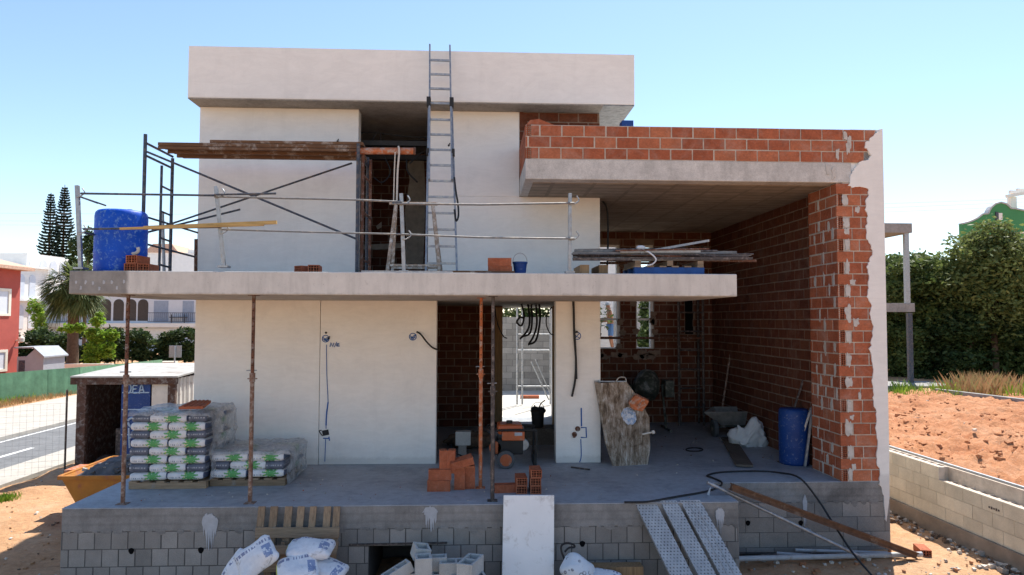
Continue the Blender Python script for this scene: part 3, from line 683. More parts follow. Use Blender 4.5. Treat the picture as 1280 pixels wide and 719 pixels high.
def f(m):
    c = at(407, 541, Wy); m.obox((c.x, Wy+.0, c.z), (.05, 0, .01), (0, .006, 0), (-.008, 0, .042)); stroke(m, [(402, 538), (399, 539), (403, 545)], r=.008)
    c = at(407.5, 416, Wy); m.cyl((c.x, Wy-.006, c.z), (c.x, Wy+.01, c.z), .018)
part('junction_box', f, M_black, 0, wall_l)
def f(m):
    for a, b in ((722, 536), (718, 543)): 
        c = at(a, b, Wy); m.cyl((c.x, Wy-.02, c.z), (c.x, Wy+.01, c.z), .042, n=12)
    m.box(at(716, 540, Wy).x, Wy-.03, at(716, 547, Wy).z, at(719, 540, Wy).x, Wy-.005, at(716, 541, Wy).z)
part('junction_box', f, M_rust, 0, wall_p)
def f(m): m.tube([at(521, 415, Wy), at(526, 418, Wy-.05), at(533, 427, Wy-.1), at(540, 434, Wy-.08), at(546, 437, Wy-.03)], .014)
part('wall_cable', f, M_black, 0, wall_l)
def f(m):
    m.tube([at(717, 377, Wy-.03), at(718, 420, Wy-.04), at(720, 450, Wy-.04), at(719, 475, Wy-.04), at(715, 496, Wy-.06)], .019); m.tube([at(716, 377, Wy-.03), at(720, 440, Wy-.06), at(721, 474, Wy-.06)], .012); m.cyl(at(721, 415, Wy-.05), at(721, 415, Wy+.02), .02)
part('wall_cable', f, M_black, 0, wall_p)
def f(m): m.tube([at(752, 250, 2.9), at(759, 262, 2.85), at(760, 300, 2.85), at(759, 335, 2.85)], .016)
part('hanging_cable', f, M_black)
for P in ([(450, 166), (470, 166), (500, 170), (534, 172)], [(463, 185), (468, 170), (475, 167), (476, 185)], [(480, 195), (488, 215), (478, 228), (467, 222)], [(508, 200), (510, 215), (522, 228)], [(512, 205), (525, 192), (534, 188)]):
    m = MB(); m.tube([at(a, b, 3.2) for a, b in P], .014); m.build('loose_cable', M_black, house)
for px, py in ((422, 177), (561, 182), (668, 201), (411, 423)):
    c = at(px, py, Wy); m = MB()
    m.cyl((c.x, Wy-.012, c.z), (c.x, Wy+.01, c.z), .017, n=8); m.tube([(c.x, Wy-.01, c.z), (c.x+.02, Wy-.04, c.z+.03)], .009); m.build('cable_stub', M_black, house)
def f(m): m.box(at(776, 157, 1.4).x, 1.3, 5.15, at(790, 157, 1.4).x, 1.5, at(783, 150.5, 1.3).z)
o = part('x', f, M_blueD); o.parent = None; o.name = 'blue_crate'; tag(o, 'small dark blue box on top of the brick parapet by the roof corner', 'box')
# rear doorway timber
def f(m): m.box(PXR-.005, PY-.06, .001, PXR+.07, PY+.13, 2.63); m.box(PXR+.09, PY-.03, .3, PXR+.16, PY-.015, 2.5); m.box(PXL-.16, PY-.04, .1, PXL-.0, PY-.015, 2.6)
part('door_jamb', f, M_timber)
# ================================================================== SCAFFOLD, RAILING AND LADDERS ON THE BALCONY
Z1 = 2.93
sc1 = thing('scaffold_tower', 'scaffold bay with dark end ladders, crossed braces and long weathered plank deck on balcony', 'scaffold', (1.5, 1.5, Z1))
def T(m, a, b, r=.022, n=8): m.cyl(a, b, r, n=n)
yn, yf = 1.15, 2.02
# left end frame
xA = at(181, 200, yn).x; xC = at(215, 230, yf).x
zt = at(183, 168, yn).z
m = MB(); T(m, (xA, yn, Z1), (xA, yn, zt), .026); m.build('post', M_dsteel, sc1)
m = MB(); T(m, (xC, yf, Z1), (xC, yf, at(216, 198, yf).z), .026); m.build('post', M_dsteel, sc1)
m = MB(); ym = yf-.32; T(m, (xC-.02, ym, Z1), (xC-.02, ym, zt-.33), .02); m.build('post', M_dsteel, sc1)
for z in (3.12, 3.52, 3.92, 4.3): m = MB(); T(m, (xC-.02, ym, z+.02), (xC, yf, z), .016); m.build('rung', M_dsteel, sc1)
for dz in (.12, .3): m = MB(); T(m, (xA, yn, zt-dz), (xC, yf, zt-dz), .018); m.build('transom', M_dsteel, sc1)
# right end frame
xB = at(447, 260, yn).x; zb_ = at(447, 184, yn).z+.05
for y, r in ((yn, .026), (yf, .024)): m = MB(); T(m, (xB, y, Z1), (xB, y, zb_), r); m.build('post', M_dsteel, sc1)
m = MB(); T(m, (xB, yn, zb_-.14), (xB, yf, zb_-.14), .02); m.build('transom', M_dsteel, sc1)
# braces
zlo, zhi = 3.25, 4.42
for P in ((at(184, 190, yn), at(446, 299, yn)), (at(190, 288, yf), at(440, 204, yf)), (at(182, 271, yn), at(247, 291, yf)), (at(182, 305, yn), at(243, 321, yf)), (at(182, 291, yn), at(300, 262, yf))):
    m = MB(); T(m, P[0], P[1], .015); m.build('brace', M_dsteel, sc1)
zd = at(195, 182, 1.2).z
x0, x1 = at(197, 182, 1.2).x, at(448, 187, 1.2).x
for k in range(3):
    y = 1.2+k*.27; m = MB(); m.box(x0+.02*k, y, zd-.003*k, x1, y+.255, zd+.05-.003*k); m.box(x0+.02*k, y, zd-.045, x1, y+.035, zd-.005); m.build('deck_plank', M_plank, sc1, .006)
m = MB(); m.box(at(263, 179, 1.25).x, 1.22, zd+.056, x1+.06, 1.44, zd+.1); o = m.build('loose_plank', M_plank, None, .006); tag(o, 'short weathered plank lying on top of the scaffold deck', 'plank')
# rusty frame in the upper doorway
sc2 = thing('scaffold', 'rusty brown scaffold frame standing in the upper doorway', 'scaffold', (3.5, 1.6, Z1))
xa, xb = at(453, 260, 1.3).x, at(462, 260, 1.9).x
for x, y in ((xa, 1.3), (xb, 1.95)): m = MB(); T(m, (x, y, Z1), (x, y, zb_-.05), .024); m.build('post', M_rust, sc2)
for z in (3.2, 3.9, 4.45): m = MB(); T(m, (xa, 1.3, z), (xb, 1.95, z), .018); m.build('transom', M_rust, sc2)
m = MB(); T(m, (xa-.1, 1.28, at(460, 189, 1.28).z), at(519, 189, 1.28), .05, 14); m.build('putlog_tube', M_orust, sc2)
m = MB(); T(m, at(517, 189, 1.28), at(519.5, 189, 1.28), .056, 14); m.build('coupler', M_rust, sc2)
m = MB(); m.tube([at(498, 183, 1.22), at(499, 190, 1.2), at(497, 215, 1.22), at(496, 252, 1.25)], .014); m.tube([at(494, 190, 1.22), at(493, 215, 1.24), at(492, 252, 1.25)], .009)
tag(m.build('rope', M_rope), 'pale rope hanging from the orange scaffold tube in the upper doorway', 'rope')
# trestle
tr = thing('trestle', 'paint spattered metal trestle with splayed legs in front of the upper doorway', 'trestle', (4.2, .9, Z1))
ty = .9; zt_ = at(515, 254, ty).z
m = MB(); m.bar(at(487, 254, ty), at(547, 255, ty), .05, .04); M_tres = basic('paint_spattered_steel', (.30, .23, .17), .35, 14, .8, dirt=(.55, .52, .47), dirt_amt=.5, dscale=16)
m.build('top_bar', M_tres, tr)
for dy in (-.28, .28):
    for a, b in ((495, 487), (541, 551)):
        p = at(a, 256, ty); q = V((at(b, 333, ty).x, ty+dy, Z1)); m = MB(); m.bar(p, q, .04, .035); m.build('leg', M_tres, tr)
    m = MB(); m.bar(V((at(490, 325, ty).x, ty+dy*.9, 3.07)), V((at(549, 325, ty).x, ty+dy*.9, 3.07)), .03, .03); m.build('stretcher', M_tres, tr)
# guard rail
gr = thing('safety_railing', 'makeshift guard rail of leaning galvanised posts and thin tubes along the balcony edge', 'railing', (3, .1, Z1))
posts = [((101, 337), (96.5, 232)), ((280, 335), (270, 233)), ((505, 341), (501.5, 242)), ((712, 342), (712.5, 242))]
for a, b in posts:
    p, q = at(*a, .1), at(*b, .1); m = MB(); m.bar(p, q, .045, .045, (0, 1, 0)); po = m.build('post', M_galv, gr, .004)
    d = q-p
    for t_ in (.42, .86):
        h = p+d*t_; m = MB(); m.tube([h+V((.0, -.03, 0)), h+V((.05, -.05, .0)), h+V((.11, -.05, .05)), h+V((.08, -.05, .11))], .009, 6); m.build('rail_hook', M_galv, po)
    m = MB(); m.obox(p+V((0, 0, .015)), (.06, 0, 0), (0, .07, 0), (0, 0, .012)); m.build('clamp', M_galv, po)
def rail(P, y, r, mt): m = MB(); m.tube([at(a, b, y) for a, b in P], r, 7, 0, 1); m.build('rail', mt, gr)
rail([(101, 242), (270, 244.5)], .04, .014, M_dsteel); rail([(268, 243.5), (345, 242)], .02, .014, M_dsteel); M_rail = basic('weathered_rail_tube', (.20, .20, .20), .25, 14, .6, metal=.4, bump=.1, dirt=(.35, .32, .28), dirt_amt=.3, dscale=9)
rail([(268, 246), (447, 250), (503, 252.5)], .05, .013, M_rail); rail([(490, 254.5), (600, 256), (718, 254)], .04, .014, M_rail)
rail([(104, 286.5), (275, 284)], .05, .014, M_dsteel); rail([(277, 287), (380, 290), (505, 293)], .04, .012, M_rail); rail([(503, 293), (600, 297), (718, 298.5)], .05, .013, M_rail)
for P in ((at(103, 247, .1), at(132, 257, .9)), (at(105, 291, .1), at(125, 295, .5)), (at(100, 246, .1), at(122, 254, .6))): m = MB(); T(m, P[0], P[1], .012); m.build('rail', M_dsteel, gr)
m = MB(); m.bar(at(180, 285, .03), at(346, 278, .03), .03, .045); m.bar(at(150, 286, .0), at(330, 281, .0), .03, .03); o = m.build('batten', M_pine); tag(o, 'long yellow pine batten tied across the railing by the blue barrel', 'batten')
# back posts on the left balcony return
for a, b, y in (((206, 325), (203, 266), 2.3), ((245, 334), (245, 299), 2.2)):
    p, q = V((at(a[0], a[1], y).x, y, Z1)), at(b[0], b[1], y); m = MB(); m.cyl(p, q, .026); m.build('post', M_galv if a[0] < 210 else M_rust, gr)
# aluminium extension ladder
ld = thing('extension_ladder', 'tall aluminium extension ladder leaning from the balcony up to the roof edge', 'ladder', (4.5, 1, Z1))
pb = [V((at(532.5, 332, .95).x, .95, Z1+.01)), V((at(571.5, 332, .95).x, .95, Z1+.01))]; pt = [at(537.5, 57, 2.06), at(562.5, 58, 2.06)]
def lerp(a, b, t): return a+(b-a)*t
m = MB()
for i in range(2): m = MB(); m.bar(pb[i], lerp(pb[i], pt[i], .735)+V((0, -.0, 0)), .028, .07, (0, 1, 0)); m.build('side_rail', M_alu, ld, .003)
off = V((0, -.075, .02))
for i, sg in ((0, 1), (1, -1)): m = MB(); a = lerp(pb[i], pt[i], .38)+off+V((sg*.03, 0, 0)); m.bar(a, pt[i]+off*.2, .025, .06, (0, 1, 0)); m.build('side_rail', M_alu, ld, .003)
for k in range(15):
    t_ = .05+k*.067
    if t_ > .96: break
    o_ = off*.6 if t_ > .72 else V((0, 0, 0))
    m = MB(); m.bar(lerp(pb[0], pt[0], t_)+o_, lerp(pb[1], pt[1], t_)+o_, .032, .03); m.build('rung', M_alu, ld)
for i in range(2): m = MB(); p = lerp(pb[i], pt[i], .725)+off*.5; m.obox(p, (.03, 0, 0), (0, .06, 0), (0, 0, .07)); m.build('guide_bracket', M_black, ld)
for i in range(2): m = MB(); p = lerp(pb[i], pt[i], .5)+off*.7; m.obox(p, (.022, 0, 0), (0, .05, 0), (0, 0, .05)); m.build('guide_bracket', M_black, ld)
m = MB(); p = lerp(pb[1], pt[1], .42); m.tube([at(568, 222, 1.3), at(570, 240, 1.2), at(572.5, 255, 1.2), at(573, 270, 1.15), at(570, 276, 1.15), at(568, 262, 1.2)], .014); m.build('cord', M_black, ld)
# blue barrel and things on the balcony
def barrel(name, c, r, h, mat, label, **k):
    t = thing(name, label, 'barrel', c); m = MB()
    pr = [(r*.93, 0), (r*.99, .03), (r, .08), (r*1.0, h*.3), (r*1.015, h*.33), (r, h*.36), (r, h*.64), (r*1.015, h*.67), (r, h*.7), (r, h*.9), (r*.97, h*.96), (r*.9, h*.99)]
    m.lathe((0, 0, 0), pr, 40); m.build('body', mat, t, smooth=True, world=False)
    return t
b = at(121, 300, .55); b2 = at(182, 300, .55)
bt = barrel('barrel', ((b.x+b2.x)/2, .55, Z1), (b2.x-b.x)/2, .83, M_blue, 'tall bright blue plastic barrel at the left corner of the balcony')
m = MB(); m.lathe((0, 0, .815), [(.28, 0), (.27, .012), (.0, .02)], 32); m.build('lid', M_blue, bt, smooth=True, world=False)
m = MB(); m.lathe((.1, 0, .826), [(.035, 0), (.035, .03), (0, .031)], 14); m.build('bung', M_blue, bt, world=False)
# loose hollow bricks (one prototype, then copies)
mb_ = MB(); hollow_brick(mb_, .31, .145, .105, 4, 3); hb_me = mb_.build('hollow_brick', [M_brick, M_bhole])
mb_ = MB(); hollow_brick(mb_, .31, .145, .105, 5, 4); 
protos = [hb_me]
_first = [True]
def brick_at(loc, rot, label, group):
    if _first[0]: o = hb_me; _first[0] = False
    else: o = hb_me.copy(); sc.collection.objects.link(o)
    o.location = loc; o.rotation_euler = rot
    return tag(o, label, 'brick', group)
# near the blue barrel: holes toward the camera (rotate 90 deg)
q = at(178, 330, .32).x
G = 'hollow bricks beside the blue barrel'
HP = math.pi/2
brick_at((q-.085, .32, Z1), (0, 0, HP), 'hollow brick at the barrel foot, lower left of the little pile', G); brick_at((q+.07, .33, Z1), (0, 0, HP+.03), 'hollow brick on the balcony, lower right of the pile by the blue barrel', G)
brick_at((q-.06, .33, Z1+.107), (0, 0, HP-.08), 'hollow brick lying on top of the pile beside the blue barrel', G)
q = at(390, 330, .5).x; G = 'hollow bricks on the balcony below the scaffold'
brick_at((q-.06, .5, Z1), (0, 0, .9), 'hollow brick flat on the balcony under the scaffold braces, holes facing left', G); brick_at((q+.06, .42, Z1+.004), (HP*0, 0, HP+.1), 'hollow brick on the balcony under the scaffold braces, holes toward us', G)
q = at(625, 330, .3).x; G = 'stacked bricks next to the blue bucket'
brick_at((q, .3, Z1), (0, 0, .04), 'lower brick of the two stacked beside the small blue bucket', G); brick_at((q-.005, .3, Z1+.107), (0, 0, -.03), 'upper brick of the two stacked beside the small blue bucket', G)
def bucket(c, r, h, mat, label, tilt=0):
    t = thing('bucket', label, 'bucket', c); m = MB(); m.lathe((0, 0, 0), [(r*.78, 0), (r*.82, .01), (r, h), (r*1.06, h), (r*1.06, h-.02), (r, h-.025)], 24); m.lathe((0, 0, 0), [(.001, .02), (r*.78, .021), (r*.97, h-.005)], 24); m.build('body', mat, t, smooth='angle', world=False)
    m = MB(); m.tube([(r*math.cos(a), 0, h+r*1.25*math.sin(a)) for a in [k*math.pi/8 for k in range(9)]], .005, 6); m.build('handle', M_galv, t, world=False); return t
bucket((at(650, 330, .35).x, .35, Z1), .095, .17, M_blueD, 'small dark blue bucket standing on the balcony beside the stacked bricks')
m = MB(); m.tube([at(167+6*math.cos(a), 312+5*math.sin(a), .36) for a in [k*math.pi/6 for k in range(-1, 8)]], .022); tag(m.build('cable_ring', M_rope), 'white loop of cable lying on the bricks by the blue barrel', 'cable')
m = MB(); a = at(560, 338, .12); m.box(a.x-.28, .06, Z1, at(643, 338, .12).x, .24, Z1+.03); tag(m.build('scaffold_board', M_plank, None, .004), 'brown board lying flat at the balcony edge under the stacked bricks', 'board')
m = MB(); m.box(at(452, 338, .05).x, .02, Z1, at(566, 338, .05).x, .1, Z1+.022); tag(m.build('metal_strip', M_alu, None, .003), 'pale metal strip lying along the balcony edge at the ladder foot', 'metal strip')
# blue pallet with a pile of profiles
pa = thing('pallet', 'small blue wooden pallet under the metal profiles on the balcony', 'pallet', (7.4, .5, Z1))
px0, px1 = at(790, 335, .35).x, at(876, 335, .35).x
m = MB(); m.box(px0, .2, Z1, px1, .3, Z1+.1); m.build('front_board', M_bluew, pa, .004)
for y in (.55, .85): m = MB(); m.box(px0, y, Z1, px1, y+.1, Z1+.1); m.build('bearer', M_bluew, pa, .004)
for k in range(6): m = MB(); x = px0+(px1-px0-.1)*k/5; m.box(x, .19, Z1+.1, x+.09, .97, Z1+.118); m.build('slat', M_palletX, pa)
for k, px in enumerate((722, 745)): 
    m = MB(); x = at(px, 330, .5).x; m.box(x, .25, Z1, x+.12, .9, Z1+.13); o = m.build('timber_block', M_timber, None, .004); tag(o, ('timber bearer on the balcony at the railing end of the metal profiles', 'timber bearer on the balcony, second under the metal profiles from the railing')[k], 'timber', 'timber bearers under the profiles')
for k, px in enumerate((790, 829, 866)):
    m = MB(); x = at(px, 330, .5).x; m.box(x-.02, .22, Z1+.119, x+.06, .95, Z1+.19); o = m.build('timber_block', M_palletX, None, .004); tag(o, ('left spacer block on the blue pallet', 'middle spacer block on the blue pallet', 'right spacer block on the blue pallet')[k]+' under the metal profiles', 'timber', 'timber spacers on the blue pallet')
rnd = random.Random(12)
G = 'metal profiles piled on the balcony'
prof = [(716, 905, 318, .3, 0), (716, 940, 325, .25, 1), (722, 935, 322, .5, 1), (735, 920, 317, .6, 0), (718, 870, 315, .42, 0), (740, 912, 325.5, .22, 2), (716, 850, 321, .38, 1), (760, 945, 326, .65, 3), (719, 882, 320, .8, 0), (722, 857, 314, .7, 1), (775, 875, 316, .28, 2), (730, 938, 321, .9, 0), (716, 790, 325, .2, 1)]
M_prof = [M_rail, M_propd, M_galv, M_rust]
for i, (a, b, y_, Y, mi) in enumerate(prof):
    p = at(a, y_+rnd.uniform(-.5, .5), Y); q = at(b, y_+rnd.uniform(-1.5, 1.5), Y+rnd.uniform(-.05, .1)); m = MB(); w_ = rnd.uniform(.035, .06); h = .03
    m.bar(p, q, w_, .008); d = (q-p).normalized(); sd = d.cross(V((0, 0, 1))).normalized()
    for s_ in (-1, 1): m.bar(p+sd*(w_/2*s_)+V((0, 0, h/2)), q+sd*(w_/2*s_)+V((0, 0, h/2)), .006, h)
    tag(m.build('metal_profile', M_prof[mi]), 'thin metal channel in the low pile at the right end of the balcony', 'metal profile', G)
for i in range(12):
    a = rnd.uniform(712, 790); b = a+rnd.uniform(70, 160); y_ = rnd.uniform(313, 324); Y = rnd.uniform(.2, .8); m = MB(); m.cyl(at(a, y_, Y), at(min(b, 942), y_+rnd.uniform(-2.5, 3), Y+rnd.uniform(-.1, .15)), rnd.choice((.008, .011, .014)), n=7)
    tag(m.build('metal_rod', rnd.choice((M_propd, M_propd, M_rail, M_rust))), 'thin dark rod lying in the jumble of metal at the right end of the balcony', 'rod', 'thin rods in the metal pile')
p, q = at(800, 316, .3), at(885, 301, .5); m = MB(); m.bar(p, q, .07, .03); tag(m.build('metal_profile', M_alu), 'metal strip sticking up askew from the pile on the balcony', 'metal profile', G)
m = MB(); m.pillow(at(801, 310, .35), (.12, .09, .06), seed=4); m.tube([at(803, 312, .3), at(812, 316, .18), at(820, 324, .15), at(816, 330, .15), at(809, 332, .15)], .01); tag(m.build('tie_bundle', M_sackw, smooth=True), 'crumpled pale tie rag on top of the metal pile', 'rag')
# ================================================================== STEEL PROPS
def prop(px, py_, y, zt, mat_o, mat_i, label, zc=1.55):
    x = atz(px, py_, 0).x; y = atz(px, py_, 0).y if y is None else y
    t = thing('steel_prop', label, 'prop', (x, y, 0), group='adjustable props holding up the balcony slab')
    m = MB(); m.box(-.065, -.065, 0, .065, .065, .008); m.build('base_plate', mat_o, t, .002, world=False)
    m = MB(); m.cyl((0, 0, .008), (0, 0, zc), .027, n=12); m.build('outer_tube', mat_o, t, world=False, smooth='angle')
    m = MB(); m.cyl((0, 0, zc), (0, 0, zt-.008), .0225, n=12); 
    it = m.build('inner_tube', mat_i, t, world=False, smooth='angle')
    m = MB()
    for k in range(9):
        z = zc+.12+k*.1
        if z < zt-.05: m.cyl((0, -.0235, z), (0, -.02, z), .008, n=8)
    m.build('pin_hole', M_cavity, it, world=False)
    m = MB(); m.cyl((0, 0, zc-.09), (0, 0, zc+.02), .036, n=12); m.cyl((-.06, -.0, zc-.05), (.06, 0, zc-.05), .008); m.build('collar', mat_o, t, world=False)
    m = MB(); m.cyl((-.07, -.02, zc+.055), (.05, .02, zc+.055), .007); m.build('pin', M_galv, t, world=False)
    m = MB(); m.box(-.06, -.06, zt-.008, .06, .06, zt); m.build('head_plate', mat_i, t, .002, world=False)
prop(153.5, 630, None, 2.636, M_prop, M_rust, 'speckled brown steel prop at the far left end of the terrace', 1.6)
prop(312.5, 629, None, 2.636, M_prop, M_rust, 'brown steel prop in front of the short pallet of sacks', 1.62)
prop(600.5, 610, None, 2.636, M_orust, M_orust, 'bright orange rusty steel prop in front of the lower doorway', 1.62)
prop(615.5, 626, None, 2.636, M_propd, M_propd, 'dark grey steel prop just right of the orange one', 1.45)
# ================================================================== PALLETS OF CEMENT SACKS
mF = MB(); mF.pillow((0, 0, 0), (.515, .37, .135), seed=3, e=.16, lump=.04, nu=32, pinch=.12); bagF = mF.build('cement_sack', M_bagF, smooth=True)
mE = MB(); mE.pillow((0, 0, 0), (.26, .51, .135), seed=8, e=.16, lump=.04, nu=32, pinch=.12); bagE = mE.build('cement_sack', M_bagE, smooth=True)
used = {}
def sack(proto, loc, rz, label, group, flip=False):
    if proto.name not in used: used[proto.name] = 1; o = proto
    else: o = proto.copy(); sc.collection.objects.link(o)
    r_ = random.uniform
    o.location = (loc[0]+r_(-.008, .008), loc[1]+r_(-.012, .012), loc[2]); o.rotation_euler = (r_(-.02, .02), r_(-.02, .02), rz+r_(-.02, .02)); o.scale = (1, 1, r_(.95, 1.05))
    return tag(o, label, 'sack', group)
ORD = ['bottom', 'second', 'third', 'fourth', 'fifth', 'sixth', 'seventh', 'top']
def sack_stack(x0, y0, n, zbase, nm, names, top_i=None):
    lh = .113
    for i in range(n):
        z = zbase+.064+i*lh; L = names[i]; G = f'cement sacks on the {nm} pallet'
        if i % 2 == 0:
            sack(bagF, (x0+.25, y0+.18, z), 0, f'white sack with green burst, front left in the {L} layer of the {nm} stack', G)
            sack(bagF, (x0+.755, y0+.18, z), 0, f'white sack with green burst, front right in the {L} layer of the {nm} stack', G)
        else:
            sack(bagE, (x0+.125, y0+.25, z), 0, f'dark end of a sack, left in the {L} layer of the {nm} stack', G)
            sack(bagF, (x0+.505, y0+.18, z), 0, f'white sack with green burst, middle of the {L} layer of the {nm} stack', G)
            sack(bagE, (x0+.885, y0+.25, z), 0, f'dark end of a sack, right in the {L} layer of the {nm} stack', G)
        for k, xx in enumerate((.18, .8)):
            sack(bagF, (x0+xx+.02, y0+.68, z), (HP if i % 2 == 0 else 0), f'sack at the back {("left", "right")[k]} in the {L} layer of the {nm} stack', G)
def flat_pallet(x0, y0, wd, dp, z0, label, mat=M_palletX):
    t = thing('pallet', label, 'pallet', (x0, y0, z0))
    for j in range(3): m = MB(); y = y0+(dp-.1)*j/2; m.box(x0, y, z0, x0+wd, y+.1, z0+.085); m.build('bearer', mat, t, .004)
    for k in range(6): m = MB(); x = x0+(wd-.11)*k/5; m.box(x, y0-.005, z0+.0855, x+.11, y0+dp, z0+.105); m.build('slat', mat, t, .003)
    return t
X0, Y0 = atz(163, 611, 0).x, .97
flat_pallet(X0-.01, Y0, 1.04, .98, 0, 'wooden pallet under the tall stack of cement sacks')
sack_stack(X0, Y0, 8, .105, 'tall', ORD)
X2, Y2 = atz(263, 608, 0).x, 1.10
flat_pallet(X2-.01, Y2, 1.04, .98, 0, 'wooden pallet under the short stack of cement sacks')
sack_stack(X2, Y2, 3, .105, 'short', ['bottom', 'middle', 'top'])
def film(name, x0, y0, x1, y1, zt, drop, label, seed, front=.0):
    """clear wrap: a wrinkled sheet over the top that hangs down right side and back, a little over the front"""
    m = MB(); off = V((seed*7.1, 3, 1)); n = 26
    # perimeter path: top grid then skirts, modelled as one (u,v) sheet: u along x with right skirt, v along y with front skirt
    us = [(x0+(x1-x0)*i/n, 0) for i in range(n+1)]+[(x1+.02, -drop*k/10) for k in range(1, 11)]
    vs = [(y0-.02, -front*(2-k)/2) for k in range(2)]+[(y0+(y1-y0)*k/16, 0) for k in range(17)]+[(y1+.02, -drop*k/6) for k in range(1, 7)]
    for (y, dy) in vs:
        for (x, dx) in us:
            p = V((x, y, zt+min(dx, dy))); e = noise.noise(p*5+off); e2 = noise.noise(p*13+off)
            if dx < 0 or dy < 0: p += V((.045*e+.02*e2+.02 if dx < 0 else 0, (.03*e if dx == 0 and dy < 0 else 0), .02*e2 if min(dx, dy) > -drop*.9 else .05*e))
            else: p.z += .035*e+.018*e2
            m.v.append(tuple(p))
    W_ = len(us)
    for j in range(len(vs)-1):
        for i in range(W_-1): m.f.append((j*W_+i, j*W_+i+1, (j+1)*W_+i+1, (j+1)*W_+i)); m.mi.append(0)
    tag(m.build(name, M_film, smooth=True), label, 'plastic wrap', 'plastic wrap on the sack pallets')
film('plastic_wrap', X0-.02, Y0-.01, X0+1.05, Y0+.95, 1.06, .93, 'wrinkled clear plastic wrap draped over the tall stack of sacks', 1, .06)
film('plastic_wrap', X2-.02, Y2-.01, X2+1.05, Y2+.95, .49, .45, 'wrinkled clear plastic wrap over the short stack of sacks', 2, .05)
q = at(243, 523, 1.15); m = MB(); m.prism([(q.x-.16, 1.0, 1.08), (q.x+.17, 1.0, 1.085), (q.x+.15, 1.35, 1.13), (q.x-.11, 1.35, 1.13)], (0, 0, .035))
for k in range(4): m.bar((q.x-.1+k*.07, 1.0, 1.118), (q.x-.06+k*.055, 1.35, 1.168), .02, .012)
tag(m.build('clay_tile', M_brick), 'flat red clay tile weighing down the wrap on the tall stack', 'tile')
# ================================================================== LOOSE BRICKS ON THE TERRACE
G = 'loose red bricks on the terrace edge left of the orange prop'
bx, by = atz(548, 616, 0).x, .78
for loc, rot, lab in (
    ((bx, by, .075), (HP, 0, 0), 'red brick on edge, lowest left of the heap beside the orange prop'),
    ((bx+.01, by+.02, .22), (HP, 0, 0.05), 'red brick on edge, middle of the left column of the heap'),
    ((bx, by+.02, .385), (0, HP, .1), 'red brick standing up, top of the left column of the heap'),
    ((bx+.115, by+.03, .385), (0, HP, -.05), 'red brick standing up beside it, top right of the left column'),
    ((bx+.28, by-.03, .16), (0, HP, HP), 'red brick standing upright in the middle of the heap'),
    ((bx+.42, by+.02, .16), (0, HP, HP+.1), 'red brick standing upright at the right end of the heap'),
    ((bx+.32, by+.0, .33), (.2, -.25, .15), 'red brick lying tilted across the upright bricks of the heap')):
    loc = (loc[0], loc[1], loc[2] - (.075 if rot[0] == HP else 0)+(0 if rot[0] != HP else .0725)); brick_at(loc, rot, lab, G)
G = 'hollow bricks on the terrace edge above the white board'
bx, by = atz(660, 616, 0).x, .66
brick_at((bx-.09, by, .0), (0, 0, HP), 'hollow brick with holes showing, bottom of the left pair above the white board', G)
brick_at((bx-.09, by, .107), (0, 0, HP+.03), 'hollow brick with holes showing, top of the left pair above the white board', G)
brick_at((bx+.1, by-.02, .0), (0, 0, HP), 'hollow brick, lowest of the taller right stack above the white board', G)
brick_at((bx+.1, by-.02, .107), (0, 0, HP-.02), 'hollow brick, middle of the taller right stack above the white board', G)
brick_at((bx+.105, by-.02, .214), (0, 0, HP+.02), 'hollow brick, uppermost of the taller right stack above the white board', G)
brick_at((bx-.3, by-.02, .0), (0, 0, .12), 'brick lying flat left of the hollow bricks by the dark prop', G)
# ================================================================== IN FRONT OF THE PLINTH
GZ = -1.10
# pallet leaning on the plinth
def lean_frame(TL, TR, BL): 
    TL, TR, BL = V(TL), V(TR), V(BL); u = (TR-TL); v = (BL-TL); n = u.cross(v).normalized()
    if n.y > 0: n = -n
    return TL, u, v, n
lp = thing('pallet', 'weathered grey wooden pallet leaning against the block plinth', 'pallet', (2.9, -.2, GZ))
TL, u, v, n = lean_frame(at(323, 633, -.06), at(427, 633, -.06), at(322, 633, -.06)+V((-.02, -.22, -1.0)))
def lb(name, a0, a1, b0, b1, t0, t1, mat):
    m = MB(); c = TL+u*((a0+a1)/2)+v*((b0+b1)/2)+n*((t0+t1)/2); m.obox(c, u*((a1-a0)/2), v*((b1-b0)/2), n*((t1-t0)/2)); m.build(name, mat, lp, .004)
for a0, a1 in ((0, .085), (.145, .235), (.32, .41), (.47, .555), (.62, .7), (.79, .875), (.905, .985)): lb('slat', a0, a1, 0, .95, -.02, 0, M_pallet)
for b0, b1 in ((.24, .36), (.62, .74)): lb('cross_board', 0, 1, b0, b1, .003, .022, M_palletX)
for a0, a1 in ((0, .1), (.33, .38), (.6, .65), (.9, 1)): lb('block', a0, a1, .40, .5, .0, .07, M_pallet)
lb('cross_board', 0, 1, .44, .54, .071, .09, M_palletX)
# white foam board
m = MB(); TL, u, v, n = lean_frame(at(629.5, 619, -.13), at(692.5, 619, -.13), at(629.5, 619, -.13)+V((-.03, -.22, -1.24)))
m.obox(TL+u/2+v/2, u/2, v/2, n*.03); tag(m.build('insulation_board', M_eps, None, .006), 'plain white foam board standing upright against the terrace edge', 'board')
